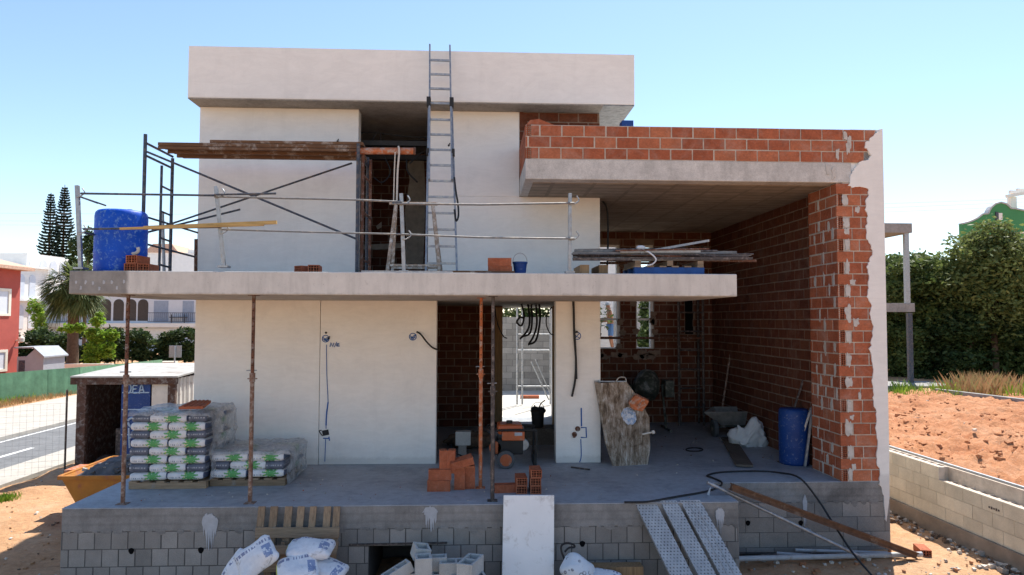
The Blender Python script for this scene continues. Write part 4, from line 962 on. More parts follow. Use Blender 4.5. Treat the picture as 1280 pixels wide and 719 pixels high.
# perforated planks forming a ramp
planks = [((793, 627), (821, 627), .27, 'leftmost'), ((825, 626), (845, 626), .215, 'middle'), ((850, 625), (877, 624), .26, 'rightmost')]
for k, (a, b, W_, w_) in enumerate(planks):
    A, B = at(*a, .03), at(*b, .03); A.z = B.z = .012+.004*k; d = V((.46, -1.02-.02*k, -1.14))*1.06
    m = MB(); nrm = (B-A).cross(d).normalized(); nrm = nrm if nrm.z > 0 else -nrm
    B = A+(B-A).normalized()*W_
    Nn = 1
    i0 = len(m.v)
    m.poly([A, B, B+d, A+d])
    p_ = m.build('walkway_plank', [M_perf], None, recalc=False); me = p_.data
    uvl = me.uv_layers.new(name='UVMap'); uvs = [(0, 0), (W_/.042, 0), (W_/.042, d.length/.042), (0, d.length/.042)]
    for li, uv in enumerate(uvs): uvl.data[li].uv = uv
    if me.polygons[0].normal.z < 0: me.flip_normals()
    tag(p_, f'{w_} of the three perforated steel planks sloping down from the terrace', 'plank', 'perforated planks used as a ramp')
    sld = p_.modifiers.new('thickness', 'SOLIDIFY'); sld.thickness = .004; sld.offset = -1
    m = MB(); e = (B-A).normalized()
    for s_ in (.012, W_-.012): m.obox(A+e*s_+d/2-nrm*.028, e*.008, d/2*.998, nrm*.024)
    for s_ in ((.09, .17) if k == 2 else ()): m.obox(A+e*s_+d/2+nrm*.004, e*.006, d/2*.99, nrm*.004)
    m.build('side_flange', M_metalpl, p_)
# sacks heaped at lower left
def bigsack(c, size, rot, label, seed, lump=.07):
    M = (Matrix.Rotation(rot[2], 3, 'Z') @ Matrix.Rotation(rot[1], 3, 'Y') @ Matrix.Rotation(rot[0], 3, 'X'))
    m = MB(); m.pillow((0, 0, 0), size, None, seed, .34, lump*1.5, 56, 28); o = m.build('building_sack', M_bagW, smooth=True); o.location = c; o.rotation_euler = M.to_euler()
    return tag(o, label, 'sack', 'white and blue sacks heaped in front of the plinth')
p1 = at(320, 697, -.75); p2 = at(388, 686, -.62); p3 = at(372, 712, -.85); p4 = at(410, 712, -.7); p5 = at(296, 712, -.72)
bigsack(p1, (.50, .37, .15), (R(52), R(-36), R(8)), 'white sack with dark smears leaning up steeply at the left of the heap', 3)
bigsack(p2, (.54, .34, .17), (R(12), R(2), R(-4)), 'white sack lying flat on top at the back of the heap', 5)
bigsack(p3, (.46, .38, .18), (R(30), R(-8), R(14)), 'white sack at the front middle of the heap, bulging toward us', 7)
bigsack(p4, (.42, .36, .18), (R(20), R(14), R(-20)), 'white sack at the right end of the heap with a yellow corner', 9)
bigsack(p5, (.42, .30, .14), (R(55), R(-58), R(10)), 'pale sack half hidden behind the leaning one at the left of the heap', 11)
for k, (x, y, z) in enumerate(((2.5, -.75, -.98), (3.05, -.75, -.98), (3.4, -.72, -.98), (2.75, -.75, -.8), (3.25, -.73, -.8))): bigsack((x, y, z), (.56, .4, .2), (0, 0, R(10*k)), 'white sack buried low down inside the heap by the leaning pallet', 20+k)
# concrete blocks heap
def cblock(c, rot, label, l=.39, w_=.19, h=.19):
    m = MB(); t_ = .03
    m.box(-l/2, -w_/2, -h/2, l/2, -w_/2+t_, h/2); m.box(-l/2, w_/2-t_, -h/2, l/2, w_/2, h/2)
    xs = (-l/2, 0, l/2) if l > .3 else (-l/2, l/2)
    for x in xs:
        a = min(max(x, -l/2+t_/2), l/2-t_/2); m.box(a-t_/2, -w_/2+t_, -h/2+.001, a+t_/2, w_/2-t_, h/2-.001)
    m.box(-l/2+.01, -w_/2+.01, -h/2+.002, l/2-.01, w_/2-.01, -h/2+.02)
    o = m.build('concrete_block', M_blockP, None, .004); o.location = c; o.rotation_euler = rot
    return tag(o, label, 'block', 'pale concrete blocks heaped in front of the cellar opening')
cblock(at(529, 706, -.72), (0, 0, R(8)), 'upright hollow concrete block in the middle of the heap by the cellar hole', .19, .2, .2)
cblock(at(526, 690, -.45), (R(10), R(12), R(20)), 'tilted block peeping out at the back of the heap by the cellar hole', .19, .19, .15)
cblock(at(548, 704, -.55), (0, 0, R(4)), 'pale block right behind the upright one in the heap', .2, .15, .17)
cblock(at(570, 711, -.62), (0, 0, R(2)), 'hollow block with open cells, left of the right-hand pair in the heap')
cblock(at(588, 709, -.72), (0, 0, R(70)), 'hollow block with open cells at the right end of the heap')
cblock(at(497, 716, -.65), (R(-8), R(-24), R(24)), 'slanting block at the left end of the heap by the cellar hole', .34, .2, .12)
for k, (x, y) in enumerate(((4.3, -.6), (4.75, -.6), (5.0, -.75))):
    for j in range(3): cblock((x, y, GZ+.095+j*.16-.02), (0, 0, .1*j), 'concrete block at the bottom of the heap, under the others')
# small sack and hose at the middle
m = MB(); c = at(722, 712, -.5); m.pillow((0, 0, 0), (.42, .34, .22), None, 31, .5, .1, 40, 20); 
M_patt = NT('printed_white_sack')
def _patt():
    t = M_patt; v_ = t.n('ShaderNodeTexVoronoi', Scale=15., feature='F1'); t.l(t.co(), v_.inputs['Vector']); ring = t.ramp(v_.outputs['Distance'], [(.22, 0.), (.27, 1.), (.36, 1.), (.42, 0.)])
    mk = t.math('MULTIPLY', ring, t.ramp(t.noise(3, 2), [(.44, 0.), (.5, 1.)])); col = t.mix(t.math('MULTIPLY', mk, .8), (.62, .66, .70), (.10, .10, .12)); t.bump(t.noise(14, 6, .7), .7, .02); return t.fin(col, .6, 0, .3)
M_patt = _patt()
o = m.build('building_sack', M_patt, smooth=True); o.location = c; o.rotation_euler = (R(35), R(28), R(-10)); tag(o, 'white sack printed with dark rings standing right of the white board', 'sack')
m = MB(); m.pillow((0, 0, 0), (.4, .3, .12), None, 33, .5, .12, 30, 14); o = m.build('building_sack', M_bagW, smooth=True); o.location = at(757, 722, -.5); o.rotation_euler = (R(10), R(8), R(-14)); tag(o, 'flattened blue-white sack at the plinth foot between white board and steel planks', 'sack')
for k, (x, y, z) in enumerate(((6.35, -.5, -.9), (6.7, -.5, -.95))):
    m = MB(); m.pillow((0, 0, 0), (.5, .4, .3), None, 40+k, .4, .1, 24, 12); o = m.build('building_sack', M_sackw, smooth=True); o.location = (x, y, z); tag(o, 'pale sack low at the plinth foot underneath the printed sack', 'sack', 'sacks under the printed sack')
m = MB(); m.tube([at(a, b, -.35) for a, b in ((706, 700), (702, 690), (702, 682), (709, 679), (717, 681), (718, 684), (711, 685), (706, 690))], .013); tag(m.build('hose_loop', M_black), 'short black hose loop above the printed white sack', 'hose')
m = MB(); m.box(at(738, 703, -.12).x, -.3, GZ, at(800, 703, -.12).x, -.12, at(760, 703, -.12).z); tag(m.build('timber_offcut', M_timber), 'brown board standing in the shade at the plinth foot beside the steel planks', 'board')
# beam, pole, pipe, hose at the right recess
m = MB(); p, q = at(915, 608, .3), at(1146, 691, .62); p.z += .03
d = (q-p).normalized(); sd = d.cross(V((0, 0, 1))).normalized(); up = sd.cross(d)
m.bar(p, q, .10, .018, up); m.bar(p-up*.075, q-up*.075, .10, .018, up); m.bar(p-up*.0375, q-up*.0375, .05, .058, up)
M_beam = basic('brown_beam_steel', (.12, .065, .04), .35, 9, .8, bump=.3, dirt=(.26, .19, .14), dirt_amt=.15, dscale=5)
tag(m.build('formwork_beam', M_beam, None, .003), 'long rust brown beam sloping from the terrace corner to the ground', 'beam')
m = MB(); m.cyl(at(884, 603, .35), at(1076, 696, .42), .024, n=12); o = m.build('metal_pole', M_alu, smooth='angle'); tag(o, 'pale metal pole sloping down under the rusty beam', 'pole')
m = MB(); m.cyl(at(1005, 661, .45), at(1012, 664, .46), .032, n=12); m.build('coupler', M_galv, o)
m = MB(); q = at(886, 596, .36); m.cyl((q.x-.01, .36, .002), (q.x+.02, .36, .10), .02, .006, 10); tag(m.build('mortar_lump', M_splash), 'little white peg standing on the terrace at the upper pole end', 'peg')
m = MB(); m.cyl((8.6, .62, GZ+.17), (11.3, .70, GZ+.17), .035, n=14); tag(m.build('drain_pipe', M_pvc, smooth='angle'), 'long grey plastic pipe lying along the ground in the right recess', 'pipe')
for k, (x0, y0, x1, y1, r, lab) in enumerate(((8.7, .8, 10.4, .95, .02, 'thin dark pipe on the ground against the right plinth'), (9.3, .85, 9.9, .75, .025, 'short grey pipe piece on the ground behind the long pipe'), (9.6, .92, 10.9, .86, .022, 'thin grey pipe lying close to the right plinth wall'), (8.6, .75, 9.4, .9, .018, 'short dark pipe in the inner corner of the recess'))):
    m = MB(); m.cyl((x0, y0, GZ+.14+.02*k), (x1, y1, GZ+.14), r, n=10); tag(m.build('drain_pipe', (M_propd, M_pvc, M_pvc, M_black)[k]), lab, 'pipe')
q = atz(1153, 690, -.98); mbk = MB(); hollow_brick(mbk, .31, .145, .09, 4, 2); o = mbk.build('hollow_brick', [M_brick, M_bhole]); o.location = (q.x, q.y, -1.0); o.rotation_euler = (0, 0, R(75)); tag(o, 'single sunlit hollow brick at the lower end of the rusty beam', 'brick')
m = MB(); H_ = [atz(790, 640, .02), atz(806, 630, .02), atz(818, 626, .03), atz(845, 621, .02), atz(880, 615, .015), atz(898, 609, .015), atz(902, 603, .015), atz(890, 597, .015), atz(884, 594.5, .015), atz(900, 590.5, .015), atz(940, 589, .015), atz(975, 591, .015), at(1000, 598, 1.03), at(1022, 624, .92), at(1040, 652, .7), at(1065, 690, .3), at(1092, 722, .0), at(1110, 745, -.2)]
for i in (0, 1): H_[i].y = -.05
m.tube(H_, .014, 8); tag(m.build('black_hose', M_black, smooth=True), 'long black hose looping over the terrace and hanging down at the right', 'hose')
# rubble (stuff)
def rubble(name, n, fn, mats, label, smin, smax, seed):
    rnd = random.Random(seed); m = MB()
    for k in range(n):
        x, y, z = fn(rnd); s_ = rnd.uniform(smin, smax)*rnd.choice((.5, .7, 1)); vs = []
        for (i, j, l) in [(a, b, c_) for a in (-1, 1) for b in (-1, 1) for c_ in (-1, 1)]: vs.append((x+s_*i*rnd.uniform(.4, 1), y+s_*j*rnd.uniform(.4, 1), z+s_*l*rnd.uniform(.25, .8)))
        m.mesh(vs, [(0, 1, 3, 2), (4, 6, 7, 5), (0, 4, 5, 1), (2, 3, 7, 6), (0, 2, 6, 4), (1, 5, 7, 3)], rnd.randrange(len(mats)))
    o = m.build(name, mats); o['kind'] = 'stuff'; o['label'] = label; return o
M_stone = basic('grey_stone', (.34, .32, .29), .3, 20, .95); M_stoneL = basic('pale_stone', (.58, .53, .46), .2, 20, .95); M_dkearth = basic('dark_earth_lump', (.16, .11, .075), .3, 20, .95)
rubble('rubble', 420, lambda r: ((lambda y: (12.27-abs(r.gauss(0, .16))-.01, y, hfront(12, y)+.02))(r.uniform(-3, 7))), [M_stone, M_dkearth, M_stoneL, M_dkearth], 'loose stones and dark rubble along the foot of the block wall', .015, .06, 1)
rubble('rubble', 260, lambda r: (lambda x, y: (x, y, hfront(x, y)+.02))(r.uniform(8.6, 12.2), r.uniform(-1.2, 1.0)), [M_stone, M_stoneL, M_reddirt], 'scattered broken stone and brick crumbs on the ground in the recess', .01, .05, 2)
rubble('rubble', 900, lambda r: (lambda x, y: (x, y, hdirt(x, y)+.005))(12.75+abs(r.gauss(0, 4)), r.uniform(-2, 14)), [M_reddirt]*9+[M_stoneL], 'red clods and pale stones scattered over the dirt plot', .015, .075, 3)
rubble('rubble', 260, lambda r: (lambda x, y: (x, y, hfront(x, y)+.005))(r.uniform(-4.6, -.1), r.uniform(.5, 7)), [M_ground, M_ground, M_dkearth, M_stoneL], 'small clods and stones on the bare earth left of the terrace', .008, .035, 4)
rubble('rubble', 60, lambda r: (r.uniform(7.5, 10.2), r.uniform(2.3, 5), .006), [M_stone, M_dkearth], 'mortar crumbs scattered over the garage floor', .005, .022, 5)
rubble('rubble', 110, lambda r: (r.uniform(.3, 8.2), .15+abs(r.gauss(0, .9)), .005), [M_stone, M_brick, M_stoneL], 'tiny crumbs of mortar and brick scattered on the terrace', .003, .014, 6)
# ================================================================== ON THE TERRACE AND IN THE GARAGE
# mortar tray leaning on the pillar
ty = thing('mixing_tray', 'long shallow tray crusted with mortar leaning against the white pillar', 'tray', (7.4, 2.3, 0))
A, B, C_, D_ = at(743, 477, 2.50), at(783, 477, 2.44), atz(766, 583, .0), atz(810, 581, .0)
A2 = at(751, 479, 2.42)
n_ = (B-A).cross(C_-A).normalized(); n_ = n_ if n_.y < 0 else -n_
q = at(812, 522, 2.38)
m = MB(); m.prism([A2, B, at(800, 500, 2.4), q, at(813, 560, 2.33), D_, C_+V((.04, 0, 0))], -n_*.06); m.build('bed', M_tray, ty, .006)
m = MB(); ed = (C_-A); m.prism([A, A2, C_+V((.04, 0, 0)), C_, at(757, 555, 2.3)], -n_*.11); m.build('side_wall', M_tray, ty, .006)
m = MB(); 
for a, b, r in ((A, B, .014), (C_, D_, .012)): m = MB(); m.cyl(a-n_*.01, b-n_*.01, r); m.build('rim', M_galv, ty)
m = MB(); m.tube([at(770, 477, 2.44), at(774, 472, 2.44), at(781, 472, 2.44), at(783, 477, 2.44)], .01); m.build('handle', M_galv, ty)
m = MB(); cc = at(786, 520, 2.41); uu = (B-A).normalized(); vv_ = (C_-A).normalized(); rnd = random.Random(3); m.prism([cc+n_*.035+uu*(.12*math.cos(a)*rnd.uniform(.85, 1.1))+vv_*(.15*math.sin(a)*rnd.uniform(.85, 1.1)) for a in [k*6.2832/26 for k in range(26)]], n_*.004)
_ts = basic('blue_white_stain', (.20, .30, .47), .6, 26, .9, dirt=(.6, .62, .66), dirt_amt=.6, dscale=20); m.build('blue_stain', _ts, ty)
m = MB(); c = at(798, 504, 2.22); m.prism([c+V((x, 0, z)) for x, z in ((-.16, .0), (-.04, .13), (.17, .03), (.15, -.02), (.06, -.14), (-.1, -.1))], (.02, .10, .02)); m.bar(c+V((-.02, -.012, -.05)), c+V((.1, -.012, .04)), .02, .02)
tag(m.build('clay_fragment', M_orust, None, .01), 'bright orange broken clay piece resting on the leaning mortar tray', 'brick piece')
m = MB(); m.cyl(at(803, 543, 2.25), at(817, 540, 2.2), .014); m.cyl(at(815, 540.5, 2.2), at(818, 540, 2.2), .03); tag(m.build('roller_handle', M_rope), 'short white roller handle stuck at the right of the mortar tray', 'tool')
# flat debris
m = MB(); m.bar(atz(714, 584, .015), atz(737, 587, .015), .03, .02); tag(m.build('steel_bar', M_propd), 'thin dark bar lying on the terrace in front of the white pillar', 'bar')
m = MB(); m.tube([atz(868+8*math.cos(a)*1.3, 562+2.2*math.sin(a), .015) for a in [k*.7 for k in range(18)]], .012, 6); tag(m.build('cable_coil', M_black), 'thin dark cable coil lying on the garage floor', 'cable')
m = MB(); a, b = atz(910, 549, .01), atz(931, 584, .01); d = (b-a).normalized(); m.bar(a+V((0, 0, .02)), b+V((0, 0, .02)), .26, .035); tag(m.build('floor_plank', M_plankY, None, .005), 'dirty wide plank lying lengthways on the garage floor', 'plank')
# wheelbarrow
wb = thing('wheelbarrow', 'grey wheelbarrow with shallow tray standing against the garage wall', 'wheelbarrow', (9.9, 4.7, 0))
c = atz(905, 546, 0); cy = c.y
def P_(px, py, dy=0): return at(px, py, cy+dy)
m = MB(); top = [P_(880, 516, -.1), P_(947, 515, -.1), P_(940, 509, .5), P_(890, 509, .5)]; bot = [P_(902, 532, .05), P_(932, 533, .05), P_(930, 529, .35), P_(905, 529, .35)]
m.mesh(top+bot, [(0, 1, 5, 4), (1, 2, 6, 5), (2, 3, 7, 6), (3, 0, 4, 7), (4, 5, 6, 7)]); o = m.build('tray', basic('wheelbarrow_grey', (.20, .19, .175), .3, 9, .8), wb); o.modifiers.new('t', 'SOLIDIFY').thickness = .02
wx = P_(893, 540); wl = MB(); wl.cyl((wx.x-.04, wx.y, .17), (wx.x+.04, wx.y, .17), .17, n=24); wo = wl.build('wheel', M_rubber, wb, .012); wl = MB(); wl.cyl((wx.x-.045, wx.y, .17), (wx.x+.045, wx.y, .17), .08, n=16); wl.build('rim', M_green, wo)
for dy in (-.02, .3):
    m = MB(); m.tube([V((wx.x, wx.y+dy*.3, .17)), P_(905, 533, dy), P_(935, 532, dy), P_(957, 524, dy)], .018); m.build('handle', M_green, wb)
    m = MB(); a = P_(930, 532, dy); m.cyl(a, (a.x+.05, a.y, 0), .016); m.build('leg', M_green, wb)
m = MB(); c = atz(940, 558, 0); m.pillow((c.x-.05, c.y+.1, .17), (.68, .5, .40), Matrix.Rotation(R(-14), 3, 'Y'), 12, .55, .24, 64, 32); m.build('white_bag', M_sackw, smooth=True); o = bpy.data.objects['white_bag']; o.name = 'rubble_sack'; tag(o, 'crumpled white rubble sack slumped on the garage floor', 'sack')
m = MB(); m.pillow((c.x+.3, c.y+.35, .19), (.4, .36, .42), Matrix.Rotation(R(14), 3, 'Y'), 19, .55, .24, 60, 30); tag(m.build('rubble_sack', M_sackw, smooth=True), 'smaller pale sack behind the crumpled white one by the brick wall', 'sack')
a, b = atz(976, 580, 0), atz(1012, 580, 0)
bl2 = barrel('barrel', ((a.x+b.x)/2, 2.35, 0), (b.x-a.x)/2, .90, M_blueD, 'dark blue open barrel on the garage floor beside the brick pier')
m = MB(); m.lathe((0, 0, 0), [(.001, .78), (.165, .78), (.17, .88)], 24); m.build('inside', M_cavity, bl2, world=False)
for (a, b, ya, yb, r, mt, lab) in (((990, 581), (1014, 510), 2.0, 2.12, .022, M_alu, 'left of the two pale poles propped against the dark blue barrel'), ((1006, 583), (1016, 508), 1.98, 2.05, .022, M_alu, 'right of the two pale poles propped against the dark blue barrel'), ((992, 512), (1013, 448), 2.5, 2.45, .018, M_propd, 'dark pole sticking up out of the dark blue barrel')):
    p = atz(*a, .012) if a[1] > 560 else at(*a, ya); m = MB(); m.bar(p, at(*b, yb), r*2, r*1.4); tag(m.build('pole', mt), lab, 'pole')
p = V((10.15, 6.0, .01)); m = MB(); p = at(898, 512, 5.6); p.z = .02; m.cyl(p, at(914, 436, 5.9), .02); tag(m.build('pole', M_prop), 'thin grey pole leaning against the inner garage brick wall', 'pole')
# concrete mixer at the back
mx = thing('concrete_mixer', 'dull green concrete mixer standing deep inside the garage', 'mixer', (8.9, 6.0, 0))
c = at(808, 481, 6.0); m = MB(); Mr = Matrix.Rotation(R(-28), 3, 'X') @ Matrix.Rotation(R(18), 3, 'Y')
m.lathe(c-Mr @ V((0, 0, .32)), [(.1, 0), (.24, .06), (.29, .2), (.29, .33), (.21, .54), (.17, .6), (.16, .6), (.17, .54), (.0, .3)], 28, 0, Mr); m.build('drum', M_green, mx, smooth='angle')
for s_ in (-1, 1):
    m = MB(); m.cyl((c.x+s_*.42, 6.0, .0), (c.x+s_*.34, 6.0, c.z), .025); m.build('leg', M_green, mx); m = MB(); m.cyl((c.x+s_*.42, 5.6, .02), (c.x+s_*.42, 6.4, .02), .025); m.build('foot', M_green, mx)
m = MB(); m.box(c.x+.36, 5.8, c.z-.25, c.x+.55, 6.15, c.z+.1); m.build('motor_box', M_green, mx, .01)
# dark scaffold in the garage corner
gs = thing('scaffold', 'dark scaffold frame standing in the far corner of the garage', 'scaffold', (9.7, 6.5, 0))
for x, y in ((9.55, 6.5), (10.1, 6.5), (10.1, 6.85)): m = MB(); T(m, (x, y, 0), (x, y, 4.0), .03); m.build('post', M_propd, gs)
for k in range(9): m = MB(); T(m, (9.55, 6.5, .4+k*.42), (10.1, 6.5, .4+k*.42), .018); m.build('rung', M_propd, gs)
for z in (1.93, 3.6): m = MB(); T(m, (7.2, 6.6, z), (10.1, 6.55, z), .028); m.build('ledger', M_rust, gs)
# generator
ge = thing('generator', 'portable generator with orange tank, black frame and orange hubbed wheels in the lower doorway', 'generator', (5.7, 2.6, 0))
gx0, gx1, gy0, gy1 = 5.36, 6.02, 2.2, 2.75
M_gblk = basic('generator_black', (.015, .016, .018), .3, 8, .45, bump=.05)
for y in (gy0, gy1):
    m = MB(); m.tube([(gx0, y, .2), (gx0, y, .52), (gx0+.06, y, .58), (gx1-.06, y, .58), (gx1, y, .52), (gx1, y, .16)], .018, 8); m.build('frame', M_gblk, ge)
for x, z in ((gx0, .54), (gx1, .54), (gx0, .2), (gx1, .17)): m = MB(); m.cyl((x, gy0, z), (x, gy1, z), .016); m.build('cross_tube', M_gblk, ge)
m = MB(); m.box(gx0+.05, gy0+.04, .50, gx1-.2, gy1-.04, .66); tk = m.build('fuel_tank', M_orange, ge, .05); m = MB(); m.cyl((gx0+.25, 2.47, .65), (gx0+.25, 2.47, .70), .05, n=16); m.build('tank_cap', M_gblk, tk)
m = MB(); m.box(gx0+.12, gy0-.005, .42, gx1-.18, gy0+.10, .56); cp = m.build('control_panel', M_orange, ge, .012); m = MB(); m.box(gx1-.34, gy0-.012, .5, gx1-.22, gy0-.004, .55); m.build('gauge', M_splash, cp)
m = MB(); m.box(gx0+.04, gy0+.05, .19, gx1-.2, gy1-.05, .43); m.build('engine', M_gblk, ge, .02)
m = MB(); m.cyl((gx1-.2, gy0+.08, .34), (gx1-.2, gy0+.2, .34), .095, n=20); m.build('recoil_cover', M_galv, ge, .01)
m = MB(); m.cyl((gx0+.02, gy0+.05, .3), (gx0+.02, gy0+.13, .3), .1, n=20); m.build('fan_cover', M_orange, ge, .01)
for y in (gy0-.09, gy1+.03):
    m = MB(); m.lathe((0, 0, 0), [(.09, -.035), (.125, -.035), (.14, -.02), (.14, .02), (.125, .035), (.09, .035)], 28, 0, Matrix.Rotation(HP, 3, 'X')); wv = [(p[0]+gx0+.18, p[1]+y, p[2]+.14) for p in m.v]; m.v = wv; wo = m.build('wheel', M_rubber, ge, smooth='angle')
    m = MB(); m.cyl((gx0+.18, y-.041, .14), (gx0+.18, y+.041, .14), .092, n=24); m.cyl((gx0+.18, y-.055, .14), (gx0+.18, y-.042, .14), .035, n=14); m.build('hub', M_orange, wo)
m = MB(); m.box(gx1-.03, gy0, 0, gx1+.01, gy1, .17); m.build('foot', M_gblk, ge)
m = MB(); m.tube([(gx0, 2.3, .6), (gx0-.06, 2.3, .58), (gx0-.1, 2.4, .6), (gx0-.1, 2.65, .6), (gx0, 2.72, .6)], .014); m.build('handle', M_gblk, ge)
# block on a stand, bucket on rubble, ropes inside the doorway
c = atz(578, 571, 0); m = MB(); m.box(c.x-.07, c.y, 0, c.x+.07, c.y+.2, .19); o = m.build('concrete_block', M_block, None, .005); tag(o, 'lower grey block standing on the floor in the dark left side of the doorway', 'block', 'grey blocks inside the lower doorway')
m = MB(); m.box(c.x-.12, c.y-.02, .192, c.x+.14, c.y+.2, .42); o = m.build('concrete_block', M_blockP, None, .005); tag(o, 'upper pale block balanced on another in the dark left side of the doorway', 'block', 'grey blocks inside the lower doorway')
c = at(673, 535, 4.3); m = MB(); m.box(c.x-.25, 4.2, 0, c.x+.4, 4.75, c.z-.003); tag(m.build('plank_stack', M_plankY), 'dark stack of boards on the floor under the black bucket', 'board stack')
bk = bucket((c.x, 4.45, c.z), .13, .3, M_black, 'black bucket with things sticking out inside the lower doorway')
m = MB(); m.tube([(c.x-.02, 4.45, c.z+.2), (c.x+.05, 4.45, c.z+.42), (c.x+.14, 4.45, c.z+.5)], .012); m.tube([(c.x+.02, 4.5, c.z+.2), (c.x-.06, 4.5, c.z+.4)], .015); m.build('trowel_handle', M_black, bk)
m = MB(); m.pillow((c.x, 4.45, c.z+.3), (.3, .26, .1), None, 5, .7, .3, 18, 10); m.build('rag', M_black, bk)
m = MB(); c = at(600, 535, 3.6); m.pillow((c.x-.2, 4.0, .12), (.9, .6, .3), None, 15, .8, .3, 26, 14); tag(m.build('debris_heap', M_dkearth, smooth=True), 'low dark heap of debris on the floor inside the lower doorway', 'debris')
m = MB(); m.tube([atz(551, 584, .02), atz(553, 574, .25), atz(562, 566, .3), atz(575, 569, .12), atz(590, 577, .02)], .012); tag(m.build('cable_coil', M_black), 'dark cable curled on the floor at the left door edge', 'cable')
G = 'black conduits hanging in the lower doorway'
for i, P in enumerate(([(652, 380), (655, 395), (652, 407), (646, 403), (650, 397), (656, 398)], [(660, 380), (662, 398), (660, 412), (650, 424)], [(664, 380), (665, 402), (662, 417), (652, 421)], [(670, 380), (671, 405), (667, 420), (661, 430)], [(674, 380), (675, 400), (670, 425), (660, 431)])):
    m = MB(); m.tube([at(a, b, 4.9) for a, b in P], .02, 8); tag(m.build('hanging_conduit', M_black), 'black conduit dangling from the ceiling of the lower doorway', 'conduit', G)
for P, lab in (([(618, 382), (622, 405), (629, 420), (634, 423)], 'thin black cable curving from the ceiling at the left jamb of the doorway'), ([(690, 384), (684, 392), (683, 406), (688, 417), (694, 419)], 'thin black cable looping at the right jamb of the doorway')):
    m = MB(); m.tube([at(a, b, 4.8) for a, b in P], .012); tag(m.build('hanging_cable', M_black), lab, 'cable')
# ================================================================== SHED, SKIP AND SITE FENCE AT THE LEFT
sh = thing('site_shed', 'rusty framed site shed with open front, blue graffitied door and pale corrugated side', 'shed', (-2.6, 7.3, -1.1))
sx0, sx1, sy0, sy1, sz0, sz1 = -3.87, -1.72, 7.3, 9.9, -1.1, .98
M_shedw = basic('pale_shed_sheet', (.62, .60, .55), .1, 5, .6, dirt=(.4, .33, .27), dirt_amt=.2, dscale=6)
M_shedf = basic('shed_rust_frame', (.085, .045, .033), .4, 8, .85, dirt=(.22, .2, .19), dirt_amt=.4, dscale=9)
for x0, x1 in ((sx0, sx0+.2), (sx1-.16, sx1)): m = MB(); m.box(x0, sy0, sz0, x1, sy0+.12, sz1-.12); m.build('post', M_shedf, sh, .006)
m = MB(); m.box(sx0-.12, sy0-.05, sz1-.12, sx1+.03, sy0+.1, sz1+.03); m.build('lintel', M_shedf, sh, .006)
m = MB(); dx = at(150, 520, sy0).x; dx2 = at(186, 520, sy0).x; m.box(dx, sy0+.04, sz0+.03, dx2, sy0+.08, sz1-.12); dr = m.build('door', M_blueD, sh)
for z in (.66, .28, -.28, -.75): m = MB(); m.box(dx+.02, sy0+.028, z, dx2-.02, sy0+.041, z+.025); m.build('door_rail', M_graffiti, dr)
m = MB(); 
def gs_(P, r=.016): m.tube([at(a, b, sy0+.03) for a, b in P], r, 5, 0, 3)
gs_([(160, 481), (163, 481), (164, 486), (162, 491), (159, 491)]); gs_([(172, 482), (167, 482), (166.5, 486), (171, 486), (166.5, 487), (166.5, 491), (172, 491)]); gs_([(174, 492), (177, 481), (180, 491)]); gs_([(175, 488), (179.5, 487)])
m.build('graffiti', M_graffiti, dr); m = MB()
gs_([(160, 526), (163, 523), (169, 523), (173, 528), (170, 533), (163, 533), (160, 528)], .025); gs_([(161, 535), (162, 560)], .02); gs_([(167, 534), (166, 545), (161, 548)], .02)
m.build('graffiti', M_graffiti, dr)
m = MB(); m.box(dx2+.04, sy0+.03, sz0, sx1-.17, sy0+.07, sz1-.12); m.build('front_panel', M_shedw, sh)
m = MB()
pts = []; n = 40
for k in range(n+1): pts.append((sx1-.02+(.03 if (k//2) % 2 else 0), sy0+.12+(sy1-sy0-.12)*k/n))
for (xa, ya), (xb, yb) in zip(pts[:-1], pts[1:]): m.poly([(xa, ya, sz0), (xb, yb, sz0), (xb, yb, sz1), (xa, ya, sz1)])
o = m.build('side_sheet', M_shedw, sh); o.modifiers.new('t', 'SOLIDIFY').thickness = .006
m = MB(); m.box(sx0, sy1-.05, sz0, sx1-.03, sy1, sz1); m.build('back_sheet', M_shedf, sh)
m = MB(); m.box(sx0, sy0+.13, sz0, sx0+.04, sy1-.06, sz1); m.build('side_panel', M_shedf, sh)
m = MB(); m.prism([(sx0-.1, sy0-.1, sz1+.035), (sx1+.1, sy0-.1, sz1+.035), (sx1+.1, sy0-.1, sz1+.07), (sx0-.1, sy0-.1, sz1+.07)], (0, sy1-sy0+.3, .12)); m.build('roof_sheet', basic('grey_roof_sheet', (.36, .35, .33), .15, 4, .8, dirt=(.25, .2, .17), dirt_amt=.2), sh)
m = MB(); m.box(dx+.02-.35, sy0+.5, sz0, dx-.05, sy0+.9, sz0+.9); m.pillow((sx0+.5, sy0+.4, sz0+.16), (.45, .4, .3), seed=5); tag(m.build('stored_box', M_propd), 'dark box and bundle stored in the shadow inside the open shed', 'box')
sk = thing('skip', 'orange metal skip with sloping ends standing left of the terrace', 'skip', (-1.2, 4, -1.1))
q = at(76, 597, 3.3); zs = q.z; xL = q.x; q2 = at(95, 630, 3.3); sl_ = (q2.x-xL)/(zs-q2.z)
xR = -.35; zb = -1.12; dxb = sl_*(zs-zb)
def skq(y): return [V((xL, y, zs)), V((xR, y, zs)), V((xR-.1, y, zb)), V((xL+dxb, y, zb))]
F0, F1 = skq(3.3), skq(5.0)
m = MB(); m.mesh(F0+F1, [(0, 1, 2, 3), (4, 7, 6, 5), (0, 3, 7, 4), (1, 5, 6, 2), (3, 2, 6, 7)]); o = m.build('body', M_skip, sk); o.modifiers.new('t', 'SOLIDIFY').thickness = .03
for y in (3.28, 5.02): m = MB(); m.bar((xL-.03, y, zs), (xR+.03, y, zs), .06, .06); m.build('rim', M_skip, sk)
